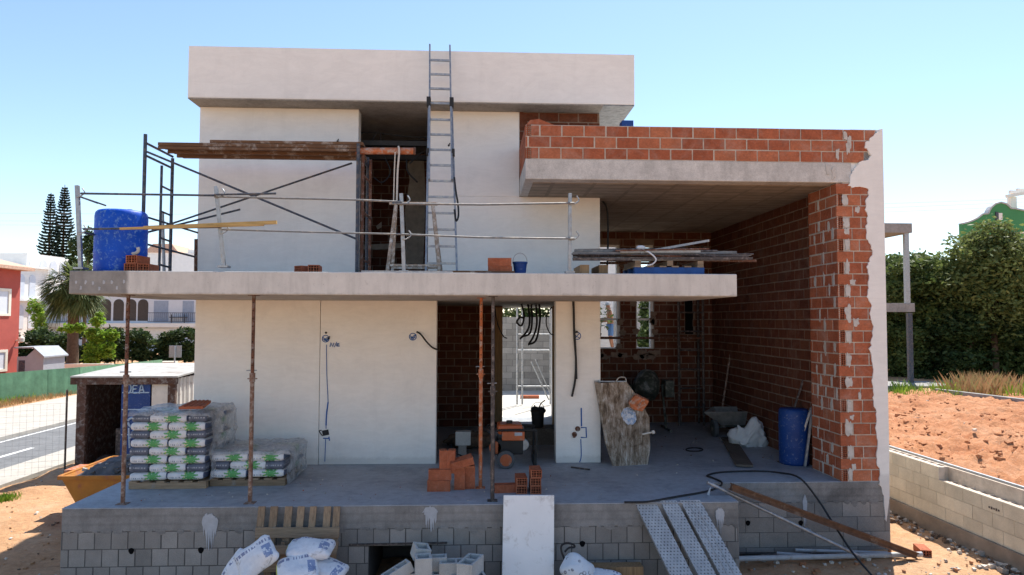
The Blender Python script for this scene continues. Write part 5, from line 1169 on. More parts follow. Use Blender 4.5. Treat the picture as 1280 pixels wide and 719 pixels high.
m = MB(); m.bar((xL-.02, 3.3, zs), (xL-.02, 5.0, zs), .06, .06); m.build('rim', M_skip, sk)
m = MB(); m.obox((xL-.12, 4.1, zs-.05), (.14, 0, 0), (0, .25, 0), (0, 0, .06)); m.build('lifting_lug', M_orust, sk)
M_heap = basic('dark_grey_rubble', (.10, .10, .105), .35, 9, .95, bump=.8, bscale=18)
m = MB(); n = 30
for j in range(n+1):
    for i in range(n+1):
        x = xL+.1+(xR-.15-xL)*i/n; y = 3.34+1.6*j/n; e = min(1, min(i, n-i, j, n-j)/5); t_ = i/n
        m.v.append((x, y, zs-.03+e*(.08+.30*t_**1.2+.10*noise.noise(V((x*3, y*3, 1)))+.05*noise.noise(V((x*9, y*9, 2))))))
for j in range(n):
    for i in range(n): m.f.append((j*(n+1)+i, j*(n+1)+i+1, (j+1)*(n+1)+i+1, (j+1)*(n+1)+i)); m.mi.append(0)
o = m.build('rubble_heap', M_heap, smooth=True); tag(o, 'dark grey heap of rubble filling the orange skip', 'rubble', kind='stuff')
rubble('rubble', 130, lambda r: (lambda i, j: (xL+.2+(xR-.3-xL)*i, 3.4+1.5*j, zs+.06+.32*i**1.2*min(1, min(i, 1-i, j, 1-j)*5)))(r.random(), r.random()), [M_heap, M_stone, M_heap], 'broken lumps on the heap in the orange skip', .02, .07, 8)
# wire site fence
wf = thing('wire_fence', 'thin wire mesh fence with dark posts at the left site edge', 'fence', (-5, 6.6, -1.1))
fe = [(-4.05, 7.25), (-7.6, 5.6), (-11.2, 4.0)]
for k, (x, y) in enumerate(fe): m = MB(); m.cyl((x, y, -1.25), (x, y, .75 if k == 0 else .6), .022, n=8); m.build('post', M_propd, wf)
m = MB()
for (xa, ya), (xb, yb) in zip(fe[:-1], fe[1:]):
    for k in range(13): z = -1.05+k*.125; m.cyl((xa, ya, z), (xb, yb, z), .0022, n=4, caps=False)
    for k in range(32): t_ = k/32; m.cyl((xa+(xb-xa)*t_, ya+(yb-ya)*t_, -1.08), (xa+(xb-xa)*t_, ya+(yb-ya)*t_, .45), .0018, n=4, caps=False)
m.build('wire_mesh', M_galv, wf)
# ================================================================== RIGHT: BLOCK WALL, NEIGHBOUR FRAME
bw = thing('block_wall', 'low cream concrete block wall on a brown footing holding back the red dirt', 'wall', (12.27, 2, -1))
m = MB(); m.box(12.23, -8, -1.3, 12.55, 16, -.745); m.build('footing', basic('brown_footing', (.24, .20, .16), .25, 3, .95, bump=.6, bscale=20), bw)
BX = 12.27; ystep = at(1205, 588, 1.7).y
m = MB()
ystep = 1.75
m.box(BX+.02, -8, -.744, BX+.10, 16, -.15); bricks(m, (BX+.02, 16, -.744), (0, -1, 0), (-1, 0, 0), 24, .6, .40, .2, .006, .02, m=1, seed=51, jit=.002)
m.box(BX+.02, ystep, -.145, BX+.10, 16, .05); bricks(m, (BX+.02, 16, -.146), (0, -1, 0), (-1, 0, 0), 16-ystep, .2, .40, .2, .006, .02, m=1, seed=52, jit=.002, off0=.5)
# hollow cells and the back shell of the top course
m.box(BX+.19, -8, -.744, BX+.22, 16, .045)
y = -8
while y < 16: m.box(BX+.101, y, -.6, BX+.189, y+.035, -.15 if y < ystep else .048); y += .2
m.box(BX+.101, -8, -.74, BX+.189, 16, -.30)
m.build('blocks', [M_mortar, M_blockL], bw)
m = MB()
for k in range(5): c = V((BX-.004, .66-k*.045, -.28)); m.obox(c, (.002, 0, 0), (0, .014, 0), (0, 0, .012+.006*(k % 2)))
m.build('stamp_mark', M_propd, bw)
m = MB(); m.box(BX+.24, -4, -.10, BX+.28, 14, .075); tag(m.build('edge_board', M_galv), 'long grey board edging the dirt behind the block wall', 'board')
M_conc2 = concrete('carport_concrete', .30, .25)
nf = thing('carport', 'bare grey carport frame of thin post and two slab edges beside the house', 'frame structure', (25, 20, -.4))
zg = -.45
def X(px, y=20): return at(px, 400, y).x
m = MB(); m.box(X(1040), 20, at(1125, 291, 20).z, X(1143), 24, at(1125, 279, 20).z); m.build('roof_slab', M_conc2, nf, .01)
m = MB(); m.box(X(1040), 20.05, at(1125, 390, 20).z, X(1145), 20.35, at(1125, 379, 20).z); m.build('floor_beam', M_conc2, nf, .01)
m = MB(); m.box(X(1136.5), 20.07, zg, X(1142), 20.22, at(1125, 391, 20).z-.002); m.build('post', M_dsteel, nf)
m = MB(); m.box(X(1134.5), 20.07, at(1125, 379, 20).z+.002, X(1140), 20.22, at(1125, 291, 20).z-.002); m.build('post', M_galv, nf)
m = MB(); m.box(X(1060), 18.5, -.55, X(1190, 19), 20.8, -.28); m.build('base_slab', M_conc2, nf, .01)
m = MB(); a, b = atz(1170, 491, -.3), atz(1290, 506, -.3); m.bar(a, b, .2, .3); m.build('kerb', M_conc2, nf)
# ================================================================== VEGETATION
def leafmat(name, cols, tl=.25):
    t = NT(name); col = t.ramp(t.island(), [(0, cols[0]), (.5, cols[1]), (1, cols[2])])
    col = t.mix(.7, col, t.ramp(t.noise(.75, 6, .65), [(.3, .40), (.5, .95), (.72, 1.6)]), 'MULTIPLY')
    t.fin(col, .6, 0, .25); tr = t.n('ShaderNodeBsdfTranslucent'); t.l(col, tr.inputs[0]); mx = t.n('ShaderNodeMixShader'); mx.inputs[0].default_value = tl
    out = t.t.nodes['Material Output']; t.l(t.b.outputs[0], mx.inputs[1]); t.l(tr.outputs[0], mx.inputs[2]); t.l(mx.outputs[0], out.inputs[0]); return t.m
L_dark = leafmat('dark_hedge_leaves', [(.026, .05, .016), (.045, .078, .024), (.075, .115, .035)], .3)
L_mid = leafmat('olive_leaves', [(.055, .09, .025), (.09, .13, .035), (.14, .18, .055)], .35)
L_lime = leafmat('lime_leaves', [(.12, .22, .02), (.20, .34, .03), (.30, .42, .06)], .4)
L_palm = leafmat('palm_leaves', [(.07, .10, .035), (.12, .165, .055), (.22, .245, .09)], .35)
L_pine = leafmat('dark_conifer_needles', [(.012, .026, .022), (.02, .04, .03), (.035, .06, .045)], .1)
L_dry = leafmat('dry_grass_blades', [(.36, .19, .09), (.42, .26, .13), (.27, .25, .09)], .3)
M_bark = basic('brown_bark', (.11, .075, .05), .35, 6, .95, bump=.9, bscale=14)
def leaves(name, blobs, n, size, mat, parent, seed, flat=.5, hollow=.55):
    rs = np.random.RandomState(seed); B = len(blobs); vol = np.array([b[1][0]*b[1][1]*b[1][2] for b in blobs])**.67; cnt = (n*vol/vol.sum()).astype(int)
    Cs = []
    for (c, r), k in zip(blobs, cnt):
        d = rs.normal(size=(k, 3)); d /= np.linalg.norm(d, axis=1)[:, None]; rr = (hollow+(1-hollow)*rs.rand(k)**.6)*(1+.16*rs.normal(size=k))
        nz = np.sin(d[:, 0]*5+seed)*np.cos(d[:, 1]*4+c[0])*np.sin(d[:, 2]*6+c[1]); rr *= 1+.22*nz
        Cs.append(np.array(c)+d*rr[:, None]*np.array(r))
    Cc = np.concatenate(Cs); k = len(Cc)
    a = rs.normal(size=(k, 3)); a[:, 2] *= flat; a /= np.linalg.norm(a, axis=1)[:, None]; b = np.cross(a, rs.normal(size=(k, 3))); b /= np.linalg.norm(b, axis=1)[:, None]
    s_ = size*(.45+1.2*rs.rand(k)**1.5)[:, None]
    v = np.stack([Cc-a*s_, Cc+b*s_*.45, Cc+a*s_, Cc-b*s_*.45], 1).reshape(-1, 3)
    me = bpy.data.meshes.new(name); me.vertices.add(4*k); me.vertices.foreach_set('co', v.astype('f').ravel()); me.loops.add(4*k); me.loops.foreach_set('vertex_index', np.arange(4*k)); me.polygons.add(k); me.polygons.foreach_set('loop_start', np.arange(k)*4); me.polygons.foreach_set('loop_total', np.full(k, 4)); me.update(); me.validate(); me.materials.append(mat)
    o = bpy.data.objects.new(name, me); sc.collection.objects.link(o)
    if parent: o.parent = parent; o.matrix_parent_inverse = LOC[parent.name].inverted()
    return o
def tree(name, label, cat, base, blobs, n, size, mat, seed, trunk_r=.12, group=None, limbs=True):
    t = thing(name, label, cat, base, group=group); rnd = random.Random(seed); b = V(base); m = MB()
    topz = max(c[2] for c, r in blobs); mid = V((b.x+rnd.uniform(-.1, .1), b.y, b.z+(topz-b.z)*.45)); m.cyl(b, mid, trunk_r, trunk_r*.7, 8)
    for c, r in blobs[:7]: m.cyl(mid-V((0, 0, .2)), V(c), trunk_r*.5, trunk_r*.15, 6)
    m.build('trunk', M_bark, t); leaves('crown', blobs, n, size, mat, t, seed); return t
def clump(cx, cy, z0, z1, w_, d_, k, seed, taper=.35):
    rnd = random.Random(seed); out = []
    for i in range(k):
        t_ = i/(k-1) if k > 1 else .5; z = z0+(z1-z0)*t_; sc_ = 1-taper*t_**1.5
        for q in range(3): out.append(((cx+rnd.uniform(-.5, .5)*w_*sc_, cy+rnd.uniform(-.5, .5)*d_, z+rnd.uniform(-.3, .3)), (w_*sc_*rnd.uniform(.26, .42), d_*rnd.uniform(.3, .45), (z1-z0)/k*rnd.uniform(.6, 1.0))))
    return out
GR = 'shrubs of the tall hedge behind the dirt plot'
hr = [(1095, 308, 26, 3.4, L_mid, 'olive green shrub showing just right of the white side wall, behind the carport frame'), (1128, 312, 24.5, 2.6, L_mid, 'mid green shrub right behind the thin carport post'), (1158, 312, 24.5, 3.0, L_mid, 'shrub with lighter leaves right of the carport post'), (1190, 318, 24, 3.2, L_dark, 'dark shrub in the middle of the tall hedge below the green gable edge'), (1222, 322, 23.5, 3.4, L_dark, 'dark shrub filling the hedge under the rounded olive tree'), (1262, 312, 23.5, 3.4, L_mid, 'olive shrub at the right picture edge of the tall hedge'), (1300, 308, 23.5, 3.4, L_dark, 'hedge shrub cut by the right picture edge')]
for i, (px, py, y, w_, mt, lab) in enumerate(hr):
    c = at(px, 400, y); zt_ = at(px, py, y).z
    tree('hedge_shrub', lab, 'shrub', (c.x, y, -.5), clump(c.x, y, .1, zt_-1.15, w_, 2.4, 7, 60+i, .25), 17000, .105, mt, 60+i, .12, GR)
c = at(1243, 400, 22.8); zt_ = at(1243, 274, 22.8).z+.1
tree('olive_tree', 'rounded light olive tree rising above the hedge in front of the green gable', 'tree', (c.x, 22.8, -.5), [((c.x+dx*1.0, 22.8+dy, zt_-dz), (r, r*.9, r*.9)) for dx, dy, dz, r in ((0, 0, 1.0, .95), (-.9, .1, 1.9, 1.2), (.8, 0, 1.8, 1.2), (0, -.4, 2.4, 1.5), (-1.5, 0, 3.3, 1.3), (1.6, .2, 3.0, 1.4), (0, -.3, 4.0, 1.6))], 24000, .10, leafmat('light_olive_leaves', [(.10, .14, .04), (.16, .20, .06), (.23, .26, .09)], .4), 71, .16)
c = at(1155, 300, 34); tree('bare_tree', 'sparse leafy branches poking above the hedge left of the green gable', 'tree', (c.x, 34, -.5), clump(c.x, 34, 2.5, at(1155, 308, 34).z-1, 4.2, 2, 4, 5, .3), 2600, .2, L_mid, 76, .12)
c = at(1115, 300, 45); tree('far_tree', 'hazy grey green tree far behind the carport post', 'tree', (c.x, 45, -.5), clump(c.x, 45, 1.0, at(1115, 328, 45).z-1, 7.5, 3, 4, 15, .2), 5000, .3, L_mid, 77, .2)
def grass(name, n, fn, h, mat, label, seed):
    rs = random.Random(seed); m = MB()
    for k in range(n):
        x, y, z = fn(rs); hh = h*rs.uniform(.4, 1.1); a = rs.uniform(0, 6.28); lean = rs.uniform(.05, .5)*hh; w_ = .008+.006*rs.random(); ca, sa = math.cos(a), math.sin(a)
        m.poly([(x-sa*w_, y+ca*w_, z), (x+sa*w_, y-ca*w_, z), (x+ca*lean*.4+sa*w_*.7, y+sa*lean*.4-ca*w_*.7, z+hh*.6), (x+ca*lean, y+sa*lean, z+hh)])
    o = m.build(name, mat, recalc=False); o['kind'] = 'stuff'; o['label'] = label
def fg(rs):
    p = atz(rs.choice((1207, 1222, 1222, 1240, 1240, 1262))+rs.gauss(0, 4.5), 491+rs.uniform(-5, 5), -.35); return p.x+rs.gauss(0, .15), p.y+rs.gauss(0, .3), -.42
grass('dry_grass', 1300, fg, .8, L_dry, 'dry orange grass tufts along the far kerb of the dirt plot', 3)
grass('weeds', 1500, lambda rs: (lambda p: (p.x+rs.gauss(0, .2), p.y+rs.gauss(0, .3), -.42))(atz(rs.choice((1130, 1185, 1255, 1275))+rs.gauss(0, 9), 488+rs.uniform(-3, 9), -.35)), .45, L_lime, 'bright green weeds along the far kerb of the dirt plot', 4)
grass('weeds', 500, lambda rs: (lambda p: (p.x+rs.gauss(0, .1), p.y+rs.gauss(0, .15), -1.12))(atz(3, 626, -1.1)), .15, L_lime, 'small green weeds on the earth at the lower left', 5)
grass('verge_grass', 4500, lambda rs: (rs.uniform(-14.6, -13.2), rs.uniform(17, 34), -1.13), .25, L_dry, 'dry grass verge at the foot of the green fence', 6)
grass('verge_weeds', 1600, lambda rs: (rs.uniform(-14.7, -13.9), rs.uniform(17, 34), -1.13), .35, L_lime, 'green weeds at the foot of the green fence', 7)
# left hedge, palm, conifers, lime shrub
GL = 'shrubs of the dark hedge before the villas'
for i, px in enumerate(range(12, 275, 22)):
    c = at(px, 430, 50); zt_ = at(px, 417+[0, 3, -1, 2][i % 4], 50).z
    nm = ('left of the palm' if px < 85 else 'right of the palm')
    lab = f'dark hedge shrub {nm}, number {i+1} counted from the red house' if False else ['dark shrub at the red house corner', 'dark shrub behind the small grey hut', 'flowering dark shrub left of the palm trunk', 'dark shrub just left of the palm trunk', 'dark shrub just right of the palm trunk', 'dark shrub behind the lime green bush', 'dark shrub left of the brown steel prop line', 'dark hedge shrub below the villa arches', 'dark hedge shrub below the villa garage', 'dark hedge shrub behind the grey road sign', 'dark hedge shrub at the house wall edge', 'hedge shrub hidden mostly behind the house wall'][i]
    tree('hedge_shrub', lab, 'shrub', (c.x, 50, -1.3), clump(c.x, 50, -.8, zt_-.25, 1.9, 1.6, 3, 80+i, .15), 2600, .14, L_dark, 80+i, .06, GL)
pm = thing('palm_tree', 'large fan palm with drooping crown in front of the villas', 'palm', (at(92, 450, 44).x, 44, -1.3))
px_ = at(92, 400, 44).x; pz = at(92, 360, 44).z
m = MB(); m.lathe((px_, 44, -1.3), [(.46, 0), (.40, .5), (.36, 2), (.38, pz+1.3-.8), (.52, pz+1.3-.2), (.3, pz+1.3+.4)], 14); m.build('trunk', M_bark, pm, smooth='angle')
rnd = random.Random(6); m = MB()
for k in range(230):
    az = rnd.uniform(0, 6.283); el = rnd.uniform(-.9, 1.35); L = rnd.uniform(1.9, 3.0); dr_ = V((math.cos(az)*math.cos(el), math.sin(az)*math.cos(el), math.sin(el)))
    p0 = V((px_, 44, pz+.25)); stem = p0+dr_*(L*.5); stem.z -= .1*L
    m.cyl(p0, stem, .025, .015, 4, caps=False)
    for q in range(13):        # a fan of drooping blades
        s_ = (q-6)/6; side = dr_.cross(V((0, 0, 1))); side = side.normalized() if side.length > .05 else V((1, 0, 0))
        tip = stem+dr_*(L*.5*(1-.35*abs(s_)))+side*(s_*L*.42); tip.z -= L*.22*(1+.5*abs(s_))*rnd.uniform(.6, 1.3); midp = (stem+tip)/2+V((0, 0, .1)); w_ = .05
        sd = (tip-stem).cross(V((0, 0, 1))).normalized()*w_
        m.poly([stem, midp-sd, tip, midp+sd])
leavesobj = m.build('crown', L_palm, pm, recalc=False)
def araucaria(px, top, base_w, y, label, seed):
    x = at(px, 300, y).x; zt_ = at(px, top, y).z; t = thing('conifer', label, 'tree', (x, y, -1.3)); rnd = random.Random(seed)
    m = MB(); m.cyl((x, y, -1.3), (x, y, zt_), .4, .05, 8); m.build('trunk', M_bark, t); m = MB(); z = 4.0
    while z < zt_-.2:
        f_ = (zt_-z)/(zt_-4); r = .35+base_w*(f_**.75); nb = 9
        for k in range(nb):
            a = 6.283*k/nb+rnd.uniform(-.3, .3)+z; d = V((math.cos(a), math.sin(a), 0)); prev = V((x, y, z)); rr = r*rnd.uniform(.75, 1.1)
            for s_ in range(1, 6):
                u_ = s_/5; p = V((x, y, z))+d*(rr*u_)+V((0, 0, -.28*rr*u_+.42*rr*u_**3)); m.cyl(prev, p, .04+.22*min(u_, .6)*(1.1-u_*.5)*min(1, r/1.5), .04+.2*min(u_, .7)*(1.05-u_), 5, caps=False); 
                sd = d.cross(V((0, 0, 1)))
                for q in (-1, 1): m.poly([prev, p, p+sd*(q*.5*(1.15-u_))+V((0, 0, -.16)), prev+sd*(q*.45*(1.2-u_))+V((0, 0, -.16))])
                prev = p
        z += (.5 if f_ > .2 else .4)
    m.build('crown', L_pine, t, recalc=False)
araucaria(62, 241, 2.3, 110, 'left and shorter of the two tall dark conifers on the skyline', 3)
araucaria(79, 231, 2.7, 112, 'right and taller of the two tall dark conifers on the skyline', 4)
c = at(108, 330, 62); tree('dark_tree', 'dark rounded tree just behind the palm crown', 'tree', (c.x, 62, -1.3), clump(c.x, 62, 4.5, at(108, 306, 62).z, 2.6, 2, 3, 9), 4000, .2, L_dark, 9, .2)
c = at(120, 430, 40); bl = [((at(a, b, 40).x, 40+dy, at(a, b, 40).z), (r, r*.8, r*.8)) for a, b, r, dy in ((122, 402, .42, 0), (116, 418, .55, .2), (126, 420, .5, -.2), (140, 419, .42, 0), (118, 436, .6, 0), (130, 440, .55, .2), (138, 432, .35, 0), (86, 411, .35, 0), (98, 410, .4, .1), (76, 412, .2, 0), (124, 393, .2, 0), (114, 446, .5, 0))]
tree('lime_shrub', 'bright lime green young tree right of the palm trunk', 'shrub', (c.x, 40, -1.3), bl, 4200, .13, L_lime, 33, .05)
c = at(48, 405, 70); tree('garden_shrub', 'green shrub between the white house and the villa', 'shrub', (c.x, 70, -1.3), clump(c.x, 70, .5, 3.6, 1.6, 1.4, 3, 41), 2500, .16, L_lime, 41, .08)
# ================================================================== LEFT BUILDINGS AND STREET
def atx(px, py, x):
    d = _ray(px, py); return CAM+d*((x-CAM.x)/d.x)
M_red = basic('red_house_paint', (.40, .085, .065), .08, 2, .9, bump=.1)
M_tile = basic('pale_roof_tile', (.52, .34, .25), .3, 14, .9, bump=.6, bscale=12)
M_whiteh = basic('white_house_paint', (.78, .77, .74), .05, 2, .9, bump=.05)
M_cream = basic('cream_trim', (.72, .68, .58), .05, 4, .8, bump=.05)
M_wglass = basic('dark_window_glass', (.05, .06, .07), .2, 2, .15, spec=.6, bump=0)
M_shade = basic('brown_shutter', (.075, .062, .055), .2, 5, .8)
M_balc = basic('white_balcony_paint', (.62, .66, .72), .05, 3, .9, bump=.05)
rh = thing('red_house', 'dark red house wall with cream framed windows and tiled eave at the left edge', 'house', (-22, 28, -1.2))
RX = at(24, 400, 33).x; zE = atx(26, 338, RX).z
m = MB(); m.box(RX-8, 14, -1.4, RX, 33, zE); m.build('wall', M_red, rh)
m = MB(); m.prism([(RX+.5, 13.5, zE-.02), (RX+.5, 13.5, zE+.16), (RX-4, 13.5, zE+1.3), (RX-8.5, 13.5, zE+.16), (RX-8.5, 13.5, zE-.02)], (0, 20, 0)); m.build('roof', M_tile, rh)
for (t0, t1, z0, z1) in ((12, -12, atx(10, 395, RX).z, atx(10, 361, RX).z), (10, -12, atx(8, 464, RX).z, atx(8, 437, RX).z)):
    ya, yb = atx(t0, 400, RX).y, atx(t1, 400, RX).y
    m = MB(); m.box(RX-.05, yb, z0, RX+.06, ya, z0+.14); m.box(RX-.05, yb, z1-.14, RX+.06, ya, z1); m.box(RX-.05, yb, z0+.14, RX+.06, yb+.2, z1-.14); m.box(RX-.05, ya-.2, z0+.14, RX+.06, ya, z1-.14); wn = m.build('window_frame', M_cream, rh)
    m = MB(); m.box(RX-.02, yb+.2, z0+.14, RX+.012, ya-.2, z1-.14); m.build('pane', M_balc, wn)
m = MB(); c = atx(20, 426, RX); m.cyl((RX, c.y, c.z), (RX+.25, c.y, c.z+.1), .04); m.lathe((RX+.3, c.y, c.z-.1), [(.05, 0), (.14, .05), (.16, .25), (.02, .4)], 12); m.build('wall_lamp', M_cream, rh)
# garden hut
gh = thing('garden_hut', 'small grey garden hut with a pitched roof beside the red house', 'hut', (-18, 31, -1.2))
c0, c1 = at(21, 460, 31), at(54, 460, 31); zt_ = at(40, 446, 31).z; zp = at(40, 436, 31).z; xm = at(36, 440, 31).x
m = MB(); m.box(c0.x, 31, -1.3, c1.x, 33, zt_); m.prism([(at(33, 440, 31).x, 31, zt_), (c1.x, 31, zt_), ((at(33, 440, 31).x+c1.x)/2, 31, zp)], (0, 2, 0)); m.build('wall', basic('grey_hut_paint', (.34, .36, .40), .06, 3, .8), gh)
m = MB(); xa = (at(33, 440, 31).x+c1.x)/2; m.prism([(c1.x+.12, 30.85, zt_-.06), (xa, 30.85, zp+.03), (c0.x-.1, 30.85, zp+.02), (c0.x-.1, 30.85, zp+.09), (xa, 30.85, zp+.1), (c1.x+.12, 30.85, zt_+.02)], (0, 2.3, 0)); m.build('roof', basic('grey_hut_roof', (.30, .32, .35), .1, 4, .7), gh)
m = MB(); m.box(c0.x+.1, 30.975, -1.2, at(31, 460, 31).x, 31.02, zt_-.2); m.build('door', M_dsteel, gh)
# white arched house
wh = thing('white_house', 'tall white house with arched openings behind the red house', 'house', (-49, 80, -1.2))
A_ = V((at(16, 400, 76).x, 76, 0)); dirv = V((.1, .995, 0)); nrm = V((.995, -.1, 0))
def wq(s0, s1, z0, z1, d0, d1, m, mi=0): 
    c = A_+dirv*((s0+s1)/2)+nrm*((d0+d1)/2)+V((0, 0, (z0+z1)/2)); m.obox(c, dirv*((s1-s0)/2), nrm*((d1-d0)/2), V((0, 0, (z1-z0)/2)), mi)
def wz(py): return 2.33+(400-py)/FPX*88
m = MB(); wq(-6, 5.6, -1.4, wz(338), -8, 0, m); wq(3.2, 11, -1.4, wz(320), -8, -1.0, m); m.build('wall', M_whiteh, wh)
def arch(s0, s1, z0, z1, d, name, mat, par):
    mm = MB(); n = 8; r = (s1-s0)/2; pts = [(s0, z0), (s1, z0)]+[((s0+s1)/2+r*math.cos(math.pi*k/n), z1-r+r*math.sin(math.pi*k/n)) for k in range(n+1)]
    mm.prism([A_+dirv*a+nrm*d+V((0, 0, b)) for a, b in pts], nrm*.04); mm.build(name, mat, par)
for k in range(2):
    for s0 in (.6, 2.4): arch(s0, s0+1.0, wz(412-k*37), wz(384-k*37), .01, 'window', M_balc, wh)
for s0 in (3.6, 5.4, 7.2, 9.0): arch(s0, s0+1.2, wz(350), wz(326), -.99, 'window', M_balc, wh)
for s0 in (6.0, 8.2): arch(s0, s0+1.2, wz(388), wz(362), -.99, 'window', M_balc, wh)
for z in (wz(378), wz(338)): m = MB(); wq(-6, 5.9, z-.12, z+.12, 0.01, .5, m); m.build('ledge', M_whiteh, wh)
# villa with arches
vl = thing('villa', 'white villa in shade with three dark arches and a railed balcony', 'house', (-35, 72, -1.2))
def vx(px): return at(px, 400, 72).x
def vz(py, px=150): return at(px, py, 72).z
m = MB(); m.box(vx(50), 72, -1.4, vx(300), 80, vz(366)); m.build('wall', M_balc, vl)
m = MB(); m.box(vx(48), 71.3, vz(409), vx(300), 72, vz(404)); m.build('balcony_slab', M_whiteh, vl)
def varch(p0, p1, yb, yt, mat, name):
    mm = MB(); x0, x1 = vx(p0), vx(p1); z0, z1 = vz(yb), vz(yt); r = (x1-x0)/2; n = 10
    mm.prism([(x0, 71.97, z0), (x1, 71.97, z0)]+[((x0+x1)/2+r*math.cos(math.pi*k/n), 71.97, z1-r+r*math.sin(math.pi*k/n)) for k in range(n+1)], (0, .05, 0)); mm.build(name, mat, vl)
for p0 in (125.5, 141.5, 157, 172): varch(p0, p0+13, 401, 374, M_shade, 'arched_window')
varch(218, 228, 424, 413, M_shade, 'arched_window'); varch(235, 245, 424, 413, M_shade, 'arched_window')
for p0, p1, a, b in ((104, 118, 403, 376), (192, 210, 402, 376), (228, 242, 402, 376)): m = MB(); m.box(vx(p0), 71.97, vz(a), vx(p1), 72.02, vz(b)); m.build('shutter', basic('blue_grey_shutter', (.30, .36, .46), .1, 4, .8), vl)
m = MB(); m.box(vx(157), 71.9, vz(425), vx(212), 72.02, vz(411)); m.build('garage_door', M_whiteh, vl)
for p0, p1 in ((72, 104), (188, 250)):
    m = MB()
    for z in (vz(391), vz(402)): m.box(vx(p0), 71.33, z-.03, vx(p1), 71.37, z+.03)
    x = vx(p0)
    while x < vx(p1): m.box(x, 71.335, vz(402), x+.03, 71.365, vz(391)); x += .22
    m.build('balcony_railing', M_dsteel, vl)
m = MB(); m.box(vx(216), 71.5, vz(403.5), vx(217), 71.6, vz(393)); m.box(vx(232), 71.5, vz(403.5), vx(233), 71.6, vz(393)); m.box(vx(214), 71.45, vz(397), vx(235), 71.9, vz(396)); tag(m.build('balcony_table', M_dsteel), 'dark garden table on the villa balcony', 'table')
# white rooftop building seen behind the scaffold
rb = thing('rooftop_house', 'white flat roofed house with a low pinkish roof glimpsed behind the scaffold', 'house', (-30, 90, -1.2))
def rx(px): return at(px, 400, 90).x
def rz_(py): return at(210, py, 90).z
m = MB(); m.box(rx(180), 90, -1.4, rx(262), 98, rz_(316)); m.build('wall', M_whiteh, rb); m = MB(); m.prism([(rx(178), 89.8, rz_(316)), (rx(222), 89.8, rz_(316)), (rx(213), 89.8, rz_(305)), (rx(190), 89.8, rz_(305))], (0, 7, 0)); m.build('roof', M_tile, rb)
m = MB(); m.box(rx(229), 91, rz_(316), rx(240), 92, rz_(311)); m.build('chimney', M_whiteh, rb)
# green windbreak fence
gf = thing('screen_fence', 'long green windbreak fence along the far side of the road', 'fence', (-15, 30, -1.2))
M_screen = basic('green_screen_fabric', (.10, .215, .125), .25, 2.5, .85, bump=.5, bscale=6)
FB = [(0, 507, 467), (60, 499, 462), (100, 494, 459), (150, 481, 455), (203, 463, 449.5)]
gp = [(-16.5, 11.5, .2)]
P0 = []
for px, pb_, pt_ in FB:
    b_ = atz(px, pb_, -1.2); P0.append((b_, at(px, pt_, b_.y)))
P0 = [(V((-14.6, 12, -1.2)), V((-14.6, 12, .25)))]+P0
m = MB()
for (b0, t0), (b1, t1) in zip(P0[:-1], P0[1:]):
    K = 8
    for k in range(K):
        u0, u1 = k/K, (k+1)/K; o0, o1 = V((.008*math.sin(k*2.1), 0, 0)), V((.008*math.sin((k+1)*2.1), 0, 0)); m.poly([b0.lerp(b1, u0)+o0, b0.lerp(b1, u1)+o1, t0.lerp(t1, u1)+o1, t0.lerp(t1, u0)+o0])
o = m.build('screen', M_screen, gf, recalc=False); o.modifiers.new('t', 'SOLIDIFY').thickness = .012
for (b0, t0), (b1, t1) in zip(P0[:-1], P0[1:]):
    for u0 in (0, .5): m = MB(); m.cyl(b0.lerp(b1, u0)+V((-.06, 0, -.1)), t0.lerp(t1, u0)+V((-.06, 0, -.02)), .03, n=6); m.build('post', M_dsteel, gf)
lw = thing('garden_wall', 'low beige garden wall with orange brick end behind the green fence', 'wall', (-20, 40, -1.2))
a, b = at(50, 455, 38), at(140, 455, 38); m = MB(); m.box(a.x, 38, -1.3, b.x, 38.3, at(90, 455, 38).z); m.build('wall', M_cream, lw); m = MB(); m.box(a.x-.35, 37.9, -1.3, a.x, 38.4, at(90, 454, 38).z); m.build('brick_end', M_orust, lw)
a, b = at(201, 452, 42), at(217, 452, 42); m = MB(); m.box(a.x, 42, -1.3, b.x, 42.6, a.z-.12); o = m.build('pillar', M_orust); 
o.name = 'brick_pillar'; tag(o, 'squat orange brick pillar with pale cap at the end of the green fence', 'pillar'); m = MB(); m.box(a.x-.05, 41.95, a.z-.12, b.x+.05, 42.65, a.z); c_ = m.build('cap', M_cream); c_.parent = o
sg = thing('road_sign', 'grey back of a road sign on a post before the dark hedge', 'sign', (at(219, 450, 36).x, 36, -1.2))
a, b = at(211, 447, 36), at(227, 432, 36); m = MB(); m.box(a.x, 36, a.z, b.x, 36.03, b.z); m.build('panel', M_galv, sg, .01); xc = (a.x+b.x)/2; m = MB(); m.cyl((xc, 35.95, -1.3), (xc, 35.95, b.z-.05), .045, n=10); m.build('post', M_pvc, sg)
